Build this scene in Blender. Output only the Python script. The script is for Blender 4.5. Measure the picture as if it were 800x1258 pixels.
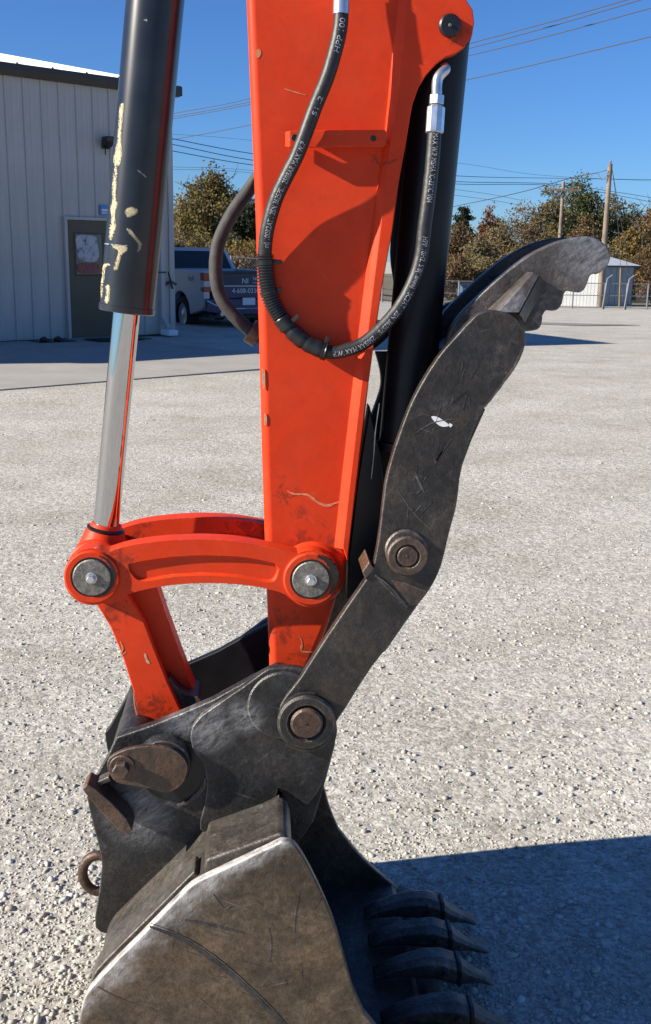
import bpy, bmesh, math, random
import numpy as np
from mathutils import Vector, Matrix

for o in list(bpy.data.objects):
    bpy.data.objects.remove(o, do_unlink=True)
SC = bpy.context.scene
COL = SC.collection
R_ = math.radians

# ------------------------------------------------------------------ camera
CAM_H, FPX = 1.65, 1300.0            # eye height (m), focal length in photo pixels (800 x 1258)
PITCH, YAW, ROLL = R_(13.8), R_(3.75), R_(1.0)
cF = Vector((math.sin(YAW)*math.cos(PITCH), math.cos(YAW)*math.cos(PITCH), -math.sin(PITCH)))
cR0 = Vector((math.cos(YAW), -math.sin(YAW), 0)); cU0 = cR0.cross(cF)
cR = math.cos(ROLL)*cR0 + math.sin(ROLL)*cU0
cU = -math.sin(ROLL)*cR0 + math.cos(ROLL)*cU0
CAM = Vector((0, 0, CAM_H))
cd = bpy.data.cameras.new('camera'); co = bpy.data.objects.new('camera', cd); COL.objects.link(co)
cd.sensor_fit = 'VERTICAL'; cd.sensor_height = 24.0; cd.lens = 24.0*FPX/1258.0
cd.clip_start = 0.05; cd.clip_end = 3000
M = Matrix((( cR.x, cU.x, -cF.x, 0), (cR.y, cU.y, -cF.y, 0), (cR.z, cU.z, -cF.z, CAM_H), (0, 0, 0, 1)))
co.matrix_world = M
SC.camera = co

# ------------------------------------------------------------------ sky, sun, exposure
SUN_EL, SUN_PHI = R_(26.5), R_(13)     # light travels towards +x, turned PHI towards +y
W = bpy.data.worlds.new('World'); SC.world = W; W.use_nodes = True
nt = W.node_tree; nt.nodes.clear()
sky = nt.nodes.new('ShaderNodeTexSky'); sky.sky_type = 'NISHITA'; sky.sun_disc = False
sky.sun_elevation = SUN_EL
to_sun = Vector((-math.cos(SUN_PHI)*math.cos(SUN_EL), -math.sin(SUN_PHI)*math.cos(SUN_EL), math.sin(SUN_EL)))
sky.sun_rotation = math.atan2(to_sun.x, to_sun.y)
sky.air_density = 1.0; sky.dust_density = 0.0; sky.ozone_density = 6.0; sky.altitude = 300
bg = nt.nodes.new('ShaderNodeBackground'); bg.inputs['Strength'].default_value = 0.05
wo = nt.nodes.new('ShaderNodeOutputWorld')
tint = nt.nodes.new('ShaderNodeMix'); tint.data_type = 'RGBA'; tint.blend_type = 'MULTIPLY'   # the clear autumn sky is a deeper blue
tint.inputs[0].default_value = 1.0; tint.inputs[7].default_value = (0.66, 0.945, 1.33, 1)
nt.links.new(sky.outputs[0], tint.inputs[6]); nt.links.new(tint.outputs[2], bg.inputs[0]); nt.links.new(bg.outputs[0], wo.inputs[0])
sl = bpy.data.lights.new('sun', 'SUN'); sl.energy = 5.0; sl.angle = R_(0.55); sl.color = (1.0, 0.925, 0.80)
so = bpy.data.objects.new('sun', sl); COL.objects.link(so)
so.rotation_euler = (-to_sun).to_track_quat('-Z', 'Y').to_euler(); so.location = (-20, -6, 12)
vs = SC.view_settings
vs.view_transform = 'Standard'; vs.look = 'None'; vs.exposure = 1.0; vs.gamma = 1.0; vs.use_curve_mapping = False
SC.cycles.max_bounces = 8; SC.cycles.transparent_max_bounces = 12

# ------------------------------------------------------------------ helpers
def ray(x, y): return cF + (x-400)/FPX*cR - (y-629)/FPX*cU
def P(x, y, Y):
    d = ray(x, y); return CAM + d*(Y/d.y)
def G(x, y, z=0.0):
    d = ray(x, y); return CAM + d*((z-CAM_H)/d.z)
def mpp(x, y, Y):                     # metres per photo pixel at that place
    return (P(x, y, Y)-CAM).dot(cF)/FPX

def empty(name, loc):
    o = bpy.data.objects.new(name, None); COL.objects.link(o); o.location = loc
    o.empty_display_size = 0.1; return o
def adopt(o, parent):
    if parent is not None:
        o.parent = parent
        o.matrix_parent_inverse = Matrix.Translation(parent.location).inverted() if parent.type == 'EMPTY' else Matrix.Identity(4)
def tag(o, label=None, cat=None, group=None, kind=None):
    for k, v in (('label', label), ('category', cat), ('group', group), ('kind', kind)):
        if v: o[k] = v
    return o

class MB:
    def __init__(s): s.v, s.f = [], []
    def add(s, vs, fs):
        b = len(s.v); s.v += [tuple(v) for v in vs]; s.f += [tuple(b+i for i in f) for f in fs]; return s
    def box(s, x0, x1, y0, y1, z0, z1):
        return s.add([(x0,y0,z0),(x1,y0,z0),(x1,y1,z0),(x0,y1,z0),(x0,y0,z1),(x1,y0,z1),(x1,y1,z1),(x0,y1,z1)],
                     [(3,2,1,0),(4,5,6,7),(0,1,5,4),(1,2,6,5),(2,3,7,6),(3,0,4,7)])
    def hexa(s, p):                   # 8 free corners, bottom ring then top ring
        return s.add(p, [(3,2,1,0),(4,5,6,7),(0,1,5,4),(1,2,6,5),(2,3,7,6),(3,0,4,7)])
    def prism(s, pts, off):           # pts: list of Vector loop, off: extrusion vector
        n = len(pts); off = Vector(off)
        return s.add([Vector(p) for p in pts]+[Vector(p)+off for p in pts],
              [tuple(range(n)), tuple(range(2*n-1, n-1, -1))]+[(i, n+i, n+(i+1) % n, (i+1) % n) for i in range(n)])
    def loft(s, rings, cap=True, closed=True):
        n = len(rings[0]); b = len(s.v)
        for r in rings: s.v += [tuple(p) for p in r]
        for k in range(len(rings)-1):
            for i in range(n if closed else n-1):
                j = (i+1) % n
                s.f.append((b+k*n+i, b+k*n+j, b+(k+1)*n+j, b+(k+1)*n+i))
        if cap and closed:
            s.f.append(tuple(b+i for i in range(n-1, -1, -1)))
            s.f.append(tuple(b+(len(rings)-1)*n+i for i in range(n)))
        return s
    def lathe(s, cx, cz, prof, n=40, axis='y'):   # prof: (radius, pos along axis)
        rings = []
        for r, q in prof:
            r = max(r, 1e-5)
            rings.append([(cx+r*math.cos(2*math.pi*i/n), q, cz+r*math.sin(2*math.pi*i/n)) for i in range(n)])
        return s.loft(rings)
    def tube(s, pts, rad, n=12, cap=True):
        fr = frames(pts); rings = []
        for k, (c, T, N, B) in enumerate(fr):
            r = rad(k/(len(fr)-1)) if callable(rad) else (rad[k] if isinstance(rad, (list, tuple)) else rad)
            rings.append([c+r*(math.cos(2*math.pi*i/n)*N+math.sin(2*math.pi*i/n)*B) for i in range(n)])
        return s.loft(rings, cap)
    def build(s, name, mat, parent=None, smooth=False, bevel=0, seg=2, angle=35):
        me = bpy.data.meshes.new(name); me.from_pydata(s.v, [], s.f)
        bm = bmesh.new(); bm.from_mesh(me)
        bmesh.ops.recalc_face_normals(bm, faces=bm.faces); bm.to_mesh(me); bm.free()
        o = bpy.data.objects.new(name, me); COL.objects.link(o)
        if mat: me.materials.append(mat)
        adopt(o, parent)
        if bevel:
            m = o.modifiers.new('bevel', 'BEVEL'); m.width = bevel; m.segments = seg
            m.limit_method = 'ANGLE'; m.angle_limit = R_(angle); m.harden_normals = False
        if smooth or bevel:
            me.shade_smooth()
            if not bevel: me.set_sharp_from_angle(angle=R_(40))
            else:
                w = o.modifiers.new('wn', 'WEIGHTED_NORMAL'); w.keep_sharp = True
        return o

def frames(pts):
    pts = [Vector(p) for p in pts]; out = []; N = None
    for i, p in enumerate(pts):
        a = pts[max(i-1, 0)]; b = pts[min(i+1, len(pts)-1)]
        T = (b-a).normalized()
        if N is None:
            ref = Vector((0, -1, 0)) if abs(T.y) < 0.9 else Vector((1, 0, 0))
            N = (ref-T*ref.dot(T)).normalized()
        else: N = (N-T*N.dot(T)).normalized()
        out.append((p, T, N, T.cross(N)))
    return out
def spline(pts, sub=8, closed=False):
    pts = [Vector(p) for p in pts]; n = len(pts); out = []
    for i in range(n if closed else n-1):
        g = (lambda k: pts[k % n]) if closed else (lambda k: pts[min(max(k, 0), n-1)])
        p0, p1, p2, p3 = g(i-1), g(i), g(i+1), g(i+2)
        for j in range(sub):
            t = j/sub
            out.append(0.5*((2*p1)+(p2-p0)*t+(2*p0-5*p1+4*p2-p3)*t*t+(3*p1-p0-3*p2+p3)*t**3))
    if not closed: out.append(pts[-1])
    return out
def px(pts, Y): return [P(a, b, Y) for a, b in pts]
def arc(cx, cy, r, a0, a1, n=12, ry=None):    # photo-pixel arc, degrees, y downwards
    ry = ry or r
    return [(cx+r*math.cos(R_(a0+(a1-a0)*k/n)), cy+ry*math.sin(R_(a0+(a1-a0)*k/n))) for k in range(n+1)]
def sm(pts, sub=4, closed=False): return [(v.x, v.y) for v in spline([(a, b, 0) for a, b in pts], sub, closed)]
def plate(name, pts, Y, t, mat, parent, bevel=0.0025, Yref=None):
    w = px(pts, Yref or Y)
    if Yref: w = [Vector((q.x, Y, q.z)) for q in w]
    return MB().prism(w, (0, t, 0)).build(name, mat, parent, bevel=bevel)
def disc(name, cx, cy, rpx, Y, t, mat, parent, ch=0.002, hole=0, n=40):
    c = P(cx, cy, Y); r = rpx*mpp(cx, cy, Y)
    if hole:
        h = hole*mpp(cx, cy, Y)
        pr = [(h, Y+t), (r-ch, Y+t), (r, Y+t-ch), (r, Y+ch), (r-ch, Y), (h+ch, Y), (h, Y+ch), (h, Y+t)]
        mb = MB(); rings = [[(c.x+q*math.cos(2*math.pi*i/n), y, c.z+q*math.sin(2*math.pi*i/n)) for i in range(n)] for q, y in pr]
        mb.loft(rings, cap=False)
    else:
        mb = MB().lathe(c.x, c.z, [(0.0005, Y), (r-ch, Y), (r, Y+ch), (r, Y+t)], n)
    return mb.build(name, mat, parent, smooth=True)

# ------------------------------------------------------------------ materials
def newmat(name):
    m = bpy.data.materials.new(name); m.use_nodes = True
    n = m.node_tree; n.nodes.clear()
    out = n.nodes.new('ShaderNodeOutputMaterial'); b = n.nodes.new('ShaderNodeBsdfPrincipled')
    n.links.new(b.outputs[0], out.inputs[0]); return m, n, b
def N(n, t, **kw):
    x = n.nodes.new(t)
    for k, v in kw.items():
        if k in x.inputs.keys() if isinstance(k, str) else False: x.inputs[k].default_value = v
        else: setattr(x, k, v)
    return x
def L(n, a, b): n.links.new(a, b)
def objco(n, scale=(1, 1, 1), rot=(0, 0, 0)):      # turn first, then stretch along the turned axes
    t = n.nodes.new('ShaderNodeTexCoord'); src = t.outputs['Object']
    for kind, val in (('Rotation', rot), ('Scale', scale)):
        mp = n.nodes.new('ShaderNodeMapping'); mp.inputs[kind].default_value = val
        L(n, src, mp.inputs[0]); src = mp.outputs[0]
    return src
def noise(n, co_, scale, detail=4, rough=0.55, dist=0.0):
    x = n.nodes.new('ShaderNodeTexNoise'); x.inputs['Scale'].default_value = scale
    x.inputs['Detail'].default_value = detail; x.inputs['Roughness'].default_value = rough
    x.inputs['Distortion'].default_value = dist
    L(n, co_, x.inputs['Vector']); return x.outputs['Fac']
def ramp(n, src, stops, interp='LINEAR'):
    x = n.nodes.new('ShaderNodeValToRGB'); e = x.color_ramp.elements; x.color_ramp.interpolation = interp
    while len(e) < len(stops): e.new(0.5)
    for el, (p, c) in zip(e, stops):
        el.position = p; el.color = (*c, 1) if isinstance(c, (tuple, list)) else (c, c, c, 1)
    L(n, src, x.inputs[0]); return x.outputs[0]
def mix(n, fac, a, b, blend='MIX'):
    x = n.nodes.new('ShaderNodeMix'); x.data_type = 'RGBA'; x.blend_type = blend
    for s, k in ((fac, 0), (a, 6), (b, 7)):
        if hasattr(s, 'is_output'): L(n, s, x.inputs[k])
        else: x.inputs[k].default_value = s if k == 0 else (*s, 1)
    return x.outputs[2]
def math_(n, op, a, b=None):
    x = n.nodes.new('ShaderNodeMath'); x.operation = op
    for k, s in enumerate((a, b)):
        if s is None: continue
        if hasattr(s, 'is_output'): L(n, s, x.inputs[k])
        else: x.inputs[k].default_value = s
    return x.outputs[0]
def bump(n, b, h, strength=0.3, dist=0.01):
    x = n.nodes.new('ShaderNodeBump'); x.inputs['Strength'].default_value = strength; x.inputs['Distance'].default_value = dist
    L(n, h, x.inputs['Height']); L(n, x.outputs[0], b.inputs['Normal'])
def edge_mask(n, radius=0.004, lo=0.02, hi=0.2):
    bv = n.nodes.new('ShaderNodeBevel'); bv.samples = 4; bv.inputs['Radius'].default_value = radius
    g = n.nodes.new('ShaderNodeNewGeometry'); d = n.nodes.new('ShaderNodeVectorMath'); d.operation = 'DOT_PRODUCT'
    L(n, bv.outputs[0], d.inputs[0]); L(n, g.outputs['Normal'], d.inputs[1])
    return ramp(n, math_(n, 'SUBTRACT', 1.0, d.outputs['Value']), [(lo, 0.0), (hi, 1.0)])
def simple(name, col, rough=0.5, metal=0.0, var=0.15, scale=30, spec=None, bmp=0.0, coat=0):
    m, n, b = newmat(name); c = objco(n)
    f = noise(n, c, scale, 5)
    lo = tuple(x*(1-var) for x in col); hi = tuple(min(1, x*(1+var)) for x in col)
    L(n, ramp(n, f, [(0.3, lo), (0.7, hi)]), b.inputs['Base Color'])
    b.inputs['Roughness'].default_value = rough; b.inputs['Metallic'].default_value = metal
    if spec is not None: b.inputs['Specular IOR Level'].default_value = spec
    if coat: b.inputs['Coat Weight'].default_value = coat
    if bmp: bump(n, b, f, bmp, 0.004)
    return m

def near_points(n, pts):              # 0..1 mask, 1 at the given world points
    tc = n.nodes.new('ShaderNodeTexCoord'); tot = None
    for (p, r) in pts:
        d = n.nodes.new('ShaderNodeVectorMath'); d.operation = 'DISTANCE'
        L(n, tc.outputs['Object'], d.inputs[0]); d.inputs[1].default_value = p
        x = n.nodes.new('ShaderNodeMapRange'); x.inputs[1].default_value = r*0.25; x.inputs[2].default_value = r
        x.inputs[3].default_value = 1; x.inputs[4].default_value = 0; L(n, d.outputs['Value'], x.inputs[0])
        tot = x.outputs[0] if tot is None else math_(n, 'MAXIMUM', tot, x.outputs[0])
    return tot
def orange_paint(name, grime=0.45, pts=()):
    m, n, b = newmat(name); c = objco(n)
    base = (0.62, 0.037, 0.0055); faded = (0.66, 0.048, 0.009)
    col = mix(n, ramp(n, noise(n, c, 3.5, 6, 0.6), [(0.35, 0.0), (0.7, 1.0)]), base, faded)
    col = mix(n, 1.0, col, ramp(n, noise(n, c, 22, 7, 0.7, 0.4), [(0.3, 0.86), (0.7, 1.06)]), 'MULTIPLY')
    # grime: dark soil in fine broken spots, thickest round the greased pins
    nz = noise(n, c, 34, 9, 0.74, 0.7)
    if pts: nz = math_(n, 'ADD', nz, math_(n, 'MULTIPLY', near_points(n, pts), 0.19))
    gm = math_(n, 'MULTIPLY', ramp(n, nz, [(0.645, 0.0), (0.73, 1.0)]), grime)
    col = mix(n, gm, col, (0.045, 0.020, 0.012))
    col = mix(n, math_(n, 'MULTIPLY', ramp(n, noise(n, c, 6.5, 8, 0.68, 0.5), [(0.42, 0.0), (0.72, 1.0)]), 0.22), col, (0.56, 0.085, 0.034))
    # fine pale scratches
    s = ramp(n, noise(n, objco(n, (60, 60, 7), (0, R_(35), 0)), 3.0, 3, 0.5), [(0.725, 0.0), (0.76, 1.0)])
    s2 = ramp(n, noise(n, objco(n, (7, 60, 70), (0, R_(12), 0)), 2.6, 3, 0.5), [(0.725, 0.0), (0.76, 1.0)])
    col = mix(n, math_(n, 'MULTIPLY', math_(n, 'MAXIMUM', s, s2), 0.30), col, (0.60, 0.17, 0.09))
    # chipped edges
    em = math_(n, 'MULTIPLY', edge_mask(n, 0.005, 0.03, 0.2), ramp(n, noise(n, c, 60, 5, 0.7), [(0.52, 0.0), (0.62, 1.0)]))
    col = mix(n, math_(n, 'MULTIPLY', em, 0.55), col, (0.46, 0.20, 0.10))
    L(n, col, b.inputs['Base Color'])
    L(n, ramp(n, noise(n, c, 12, 6, 0.7), [(0.3, 0.42), (0.75, 0.62)]), b.inputs['Roughness'])
    b.inputs['Specular IOR Level'].default_value = 0.22
    bump(n, b, noise(n, c, 160, 3), 0.05, 0.002)
    return m

def worn_steel(name, base, brown, pale, brown_amt=0.5, rough=(0.26, 0.56), edge=0.8, metal=0.25, scr=0.5, wear_lines=(), rub=()):
    m, n, b = newmat(name); c = objco(n)
    col = mix(n, ramp(n, noise(n, c, 5, 7, 0.65, 0.4), [(0.5-0.3*brown_amt, 0.0), (0.78-0.25*brown_amt, 1.0)]), base, brown)
    blot = ramp(n, noise(n, c, 11, 9, 0.74, 1.1), [(0.44, 0.0), (0.62, 1.0)])
    col = mix(n, math_(n, 'MULTIPLY', blot, 0.55), col, tuple(x*0.30 for x in base))
    pz = ramp(n, noise(n, c, 19, 10, 0.80, 0.9), [(0.53, 0.0), (0.68, 1.0)])
    col = mix(n, math_(n, 'MULTIPLY', pz, 0.50), col, pale)
    col = mix(n, 1.0, col, ramp(n, noise(n, c, 85, 8, 0.72, 0.5), [(0.34, 0.62), (0.5, 1.0), (0.68, 1.45)]), 'MULTIPLY')
    col = mix(n, 1.0, col, ramp(n, noise(n, c, 4.5, 7, 0.72, 0.8), [(0.36, 0.58), (0.52, 1.0), (0.66, 1.5)]), 'MULTIPLY')
    # orange rust flecks
    rf = ramp(n, noise(n, c, 38, 6, 0.7, 1.0), [(0.63, 0.0), (0.72, 1.0)])
    col = mix(n, math_(n, 'MULTIPLY', rf, 0.5*brown_amt+0.1), col, (0.16, 0.06, 0.022))
    ss = None
    for k, (sc_, ro) in enumerate((((90, 40, 4), 25), ((110, 40, 5), -48), ((4, 40, 95), 15), ((80, 40, 3), 68))):
        s = ramp(n, noise(n, objco(n, sc_, (0, R_(ro), 0)), 2.0+0.37*k, 4, 0.55, 0.4), [(0.685, 0.0), (0.75, 1.0)])
        ss = s if ss is None else math_(n, 'MAXIMUM', ss, s)
    col = mix(n, math_(n, 'MULTIPLY', ss, scr*0.6), col, tuple(min(0.6, x*2.0+0.05) for x in pale))
    em = edge_mask(n, 0.006, 0.015, 0.14)
    em = math_(n, 'MULTIPLY', em, ramp(n, noise(n, c, 30, 6, 0.7), [(0.38, 0.10), (0.66, 1.0)]))
    col = mix(n, math_(n, 'MULTIPLY', em, edge*0.75), col, (0.33, 0.31, 0.285))
    tc = n.nodes.new('ShaderNodeTexCoord')
    for (A, Nrm, width, amt) in wear_lines:    # rubbed bands that follow a worn rim
        sub = n.nodes.new('ShaderNodeVectorMath'); sub.operation = 'SUBTRACT'
        L(n, tc.outputs['Object'], sub.inputs[0]); sub.inputs[1].default_value = A
        dt = n.nodes.new('ShaderNodeVectorMath'); dt.operation = 'DOT_PRODUCT'
        L(n, sub.outputs[0], dt.inputs[0]); dt.inputs[1].default_value = Nrm
        d = math_(n, 'ADD', dt.outputs['Value'], math_(n, 'MULTIPLY', math_(n, 'SUBTRACT', noise(n, c, 22, 4, 0.6), 0.5), width*1.6))
        x = n.nodes.new('ShaderNodeMapRange'); x.inputs[1].default_value = 0; x.inputs[2].default_value = width
        x.inputs[3].default_value = 1; x.inputs[4].default_value = 0; L(n, d, x.inputs[0])
        wv = math_(n, 'MULTIPLY', math_(n, 'POWER', x.outputs[0], 1.7), amt)
        wv = math_(n, 'MULTIPLY', wv, ramp(n, noise(n, objco(n, (6, 6, 1.5), (0, R_(-45), 0)), 16, 6, 0.75), [(0.34, 0.2), (0.55, 1.0)]))
        col = mix(n, wv, col, (0.58, 0.56, 0.54))
    if rub:                            # pale rubbed places, the sheen of the worn steel put into the colour
        rb = math_(n, 'MULTIPLY', near_points(n, rub), ramp(n, noise(n, objco(n, (1, 1, 3), (0, R_(35), 0)), 30, 8, 0.75, 0.6), [(0.36, 0.0), (0.68, 1.0)]))
        col = mix(n, math_(n, 'MULTIPLY', rb, 0.8), col, (0.42, 0.42, 0.43))
    L(n, col, b.inputs['Base Color'])
    b.inputs['Metallic'].default_value = metal; b.inputs['Specular IOR Level'].default_value = 0.65
    L(n, ramp(n, noise(n, c, 14, 7, 0.7), [(0.3, rough[0]), (0.72, rough[1])]), b.inputs['Roughness'])
    h = math_(n, 'ADD', noise(n, c, 90, 6, 0.7), math_(n, 'MULTIPLY', noise(n, c, 12, 4), 0.8))
    bump(n, b, h, 0.62, 0.004)
    return m

ORANGE = orange_paint('orange_paint', 0.6, [(tuple(P(396, 690, 2.03)), 0.06), (tuple(P(138, 690, 2.03)), 0.07), (tuple(P(140, 752, 2.08)), 0.06), (tuple(P(190, 870, 2.08)), 0.08), (tuple(P(300, 655, 2.22)), 0.10), (tuple(P(170, 660, 2.20)), 0.08)])
ORANGE_CLEAN = orange_paint('orange_paint_clean', 0.55, [(tuple(P(382, 672, 2.085)), 0.085), (tuple(P(345, 775, 2.085)), 0.075), (tuple(P(372, 812, 2.085)), 0.09), (tuple(P(355, 610, 2.085)), 0.05), (tuple(P(560, 40, 2.067)), 0.05), (tuple(P(475, 195, 2.07)), 0.05), (tuple(P(366, 630, 2.085)), 0.045)])
STEEL = worn_steel('black_worn_steel', (0.022, 0.022, 0.024), (0.055, 0.045, 0.036), (0.10, 0.10, 0.10), 0.25, edge=0.75)
THUMB = worn_steel('thumb_worn_steel', (0.021, 0.020, 0.020), (0.062, 0.043, 0.029), (0.105, 0.097, 0.088), 0.38, edge=0.9)
CLAW = worn_steel('claw_bare_steel', (0.095, 0.086, 0.081), (0.12, 0.092, 0.074), (0.27, 0.255, 0.24), 0.45, edge=0.9, metal=0.4,
    rub=[(tuple(P(728, 305, 2.06)), 0.09), (tuple(P(745, 325, 2.06)), 0.05), (tuple(P(625, 372, 1.98)), 0.05)])
RUSTY = worn_steel('rusty_steel', (0.050, 0.038, 0.030), (0.105, 0.054, 0.026), (0.13, 0.105, 0.09), 0.6, edge=0.5, metal=0.1)
RUST_PIN = worn_steel('rusty_pin', (0.075, 0.047, 0.034), (0.095, 0.052, 0.032), (0.15, 0.11, 0.085), 0.6, edge=0.5, metal=0.3)
PIN_GREY = worn_steel('pin_grey', (0.21, 0.20, 0.178), (0.17, 0.152, 0.13), (0.28, 0.27, 0.25), 0.35, edge=0.5, metal=0.4, scr=0.2)
BLACK_PAINT = simple('black_gloss_paint', (0.008, 0.008, 0.010), 0.42, var=0.4, scale=14, spec=0.28)
BLACK_DARK = simple('black_matt_paint', (0.008, 0.008, 0.010), 0.42, var=0.4, scale=20)
RUBBER = simple('hose_rubber', (0.014, 0.014, 0.015), 0.5, var=0.4, scale=60, bmp=0.3)
GUARD = simple('hose_guard_plastic', (0.012, 0.012, 0.013), 0.38, var=0.3, scale=40)
GREY_HOSE = simple('old_hose_rubber', (0.038, 0.037, 0.037), 0.72, var=0.45, scale=35, bmp=0.4)
PRINT = simple('hose_print', (0.40, 0.41, 0.42), 0.6, var=0.25, scale=200)
ZINC = simple('zinc_fitting', (0.62, 0.63, 0.64), 0.30, metal=0.85, var=0.25, scale=40)
CHROME = simple('chrome', (0.54, 0.55, 0.57), 0.025, metal=1.0, var=0.03, scale=10)
GREASE = simple('black_grease', (0.010, 0.009, 0.009), 0.35, var=0.5, scale=50, bmp=0.5)
CREAM = simple('cream_scrape', (0.44, 0.37, 0.225), 0.75, var=0.3, scale=120)
PALE = simple('pale_scratch', (0.46, 0.30, 0.19), 0.7, var=0.3, scale=150)
WHITE_SPOT = simple('white_paint_spot', (0.75, 0.75, 0.74), 0.6, var=0.15, scale=100)

# gravel ground -------------------------------------------------------------
def ground_mat():
    m, n, b = newmat('crushed_limestone'); c = objco(n)
    fines = ramp(n, noise(n, c, 1.1, 7, 0.62), [(0.30, (0.36, 0.328, 0.272)), (0.45, (0.42, 0.398, 0.343)), (0.58, (0.465, 0.440, 0.384)), (0.75, (0.50, 0.478, 0.428))])
    # grains at several sizes
    v = n.nodes.new('ShaderNodeTexVoronoi'); v.inputs['Scale'].default_value = 95; v.inputs['Randomness'].default_value = 1
    L(n, c, v.inputs['Vector'])
    v2 = n.nodes.new('ShaderNodeTexVoronoi'); v2.inputs['Scale'].default_value = 38; L(n, c, v2.inputs['Vector'])
    sx = n.nodes.new('ShaderNodeSeparateColor'); L(n, v.outputs['Color'], sx.inputs[0])
    sx2 = n.nodes.new('ShaderNodeSeparateColor'); L(n, v2.outputs['Color'], sx2.inputs[0])
    g = ramp(n, sx.outputs[0], [(0.0, 0.66), (0.5, 1.0), (1.0, 1.28)])
    g2 = ramp(n, sx2.outputs[0], [(0.0, 0.80), (0.5, 1.0), (1.0, 1.17)])
    col = mix(n, 1.0, fines, g, 'MULTIPLY'); col = mix(n, 1.0, col, g2, 'MULTIPLY')
    # wheel tracks: long soft bands of darker, finer material running across the yard
    tr = noise(n, objco(n, (0.10, 0.75, 1), (0, 0, R_(-36))), 1.3, 6, 0.6, 0.35)
    col = mix(n, ramp(n, tr, [(0.46, 0.0), (0.66, 0.30)]), col, (0.345, 0.312, 0.255))
    L(n, col, b.inputs['Base Color']); b.inputs['Roughness'].default_value = 0.95
    b.inputs['Specular IOR Level'].default_value = 0.15
    h = math_(n, 'ADD', math_(n, 'MULTIPLY', math_(n, 'SUBTRACT', 1.0, v.outputs['Distance']), 0.6),
              math_(n, 'ADD', math_(n, 'MULTIPLY', math_(n, 'SUBTRACT', 1.0, v2.outputs['Distance']), 0.9), math_(n, 'MULTIPLY', noise(n, c, 14, 8, 0.72), 2.2)))
    bump(n, b, h, 0.42, 0.006)
    return m
def stone_mat():
    m, n, b = newmat('limestone_chips')
    a = n.nodes.new('ShaderNodeAttribute'); a.attribute_name = 'tone'
    col = ramp(n, a.outputs['Fac'], [(0.0, (0.16, 0.142, 0.118)), (0.08, (0.33, 0.300, 0.25)), (0.5, (0.445, 0.418, 0.360)), (0.85, (0.54, 0.518, 0.465)), (1.0, (0.66, 0.64, 0.595))])
    col = mix(n, 1.0, col, ramp(n, noise(n, objco(n), 150, 3), [(0.3, 0.85), (0.7, 1.1)]), 'MULTIPLY')
    L(n, col, b.inputs['Base Color']); b.inputs['Roughness'].default_value = 0.92
    b.inputs['Specular IOR Level'].default_value = 0.15
    return m
GRAVEL = ground_mat(); STONES = stone_mat()
CONCRETE = simple('concrete', (0.325, 0.305, 0.27), 0.9, var=0.10, scale=1.6, bmp=0.1)
ASPHALT = simple('asphalt', (0.16, 0.155, 0.148), 0.9, var=0.2, scale=6)
GRASS = simple('dry_grass_soil', (0.15, 0.125, 0.062), 0.95, var=0.35, scale=0.6)

def sstep(a, b, x):
    t = min(1, max(0, (x-a)/(b-a))); return t*t*(3-2*t)
def gz(x, y):                         # the yard falls gently away beyond the apron
    fall = max(0.0, y-14)*0.026*sstep(-4.0, 9.0, x-0.02*y)
    return -min(fall, 3.2)

def build_ground():
    xs = [-400, -250, -150, -90, -60, -40, -28, -20, -15, -11, -8, -6, -4, -3, -2, -1, 0, 1, 2, 3, 4, 6, 8, 11, 15, 20, 28, 40, 60, 90, 150, 250, 400]
    ys = [-30, -10, -4, -1, 0, 1, 2, 3, 4, 5, 6, 8, 10, 12, 14, 16, 18, 20, 23, 26, 30, 35, 40, 46, 53, 60, 68, 77, 87, 100, 115, 130, 160, 200, 260, 340, 450, 600]
    v = [(x, y, gz(x, y)) for y in ys for x in xs]; nx = len(xs)
    f = [(j*nx+i, j*nx+i+1, (j+1)*nx+i+1, (j+1)*nx+i) for j in range(len(ys)-1) for i in range(nx-1)]
    o = MB().add(v, f).build('ground', GRAVEL, smooth=True); tag(o, kind='structure', label='pale crushed limestone yard')
    return o
build_ground()

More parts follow.
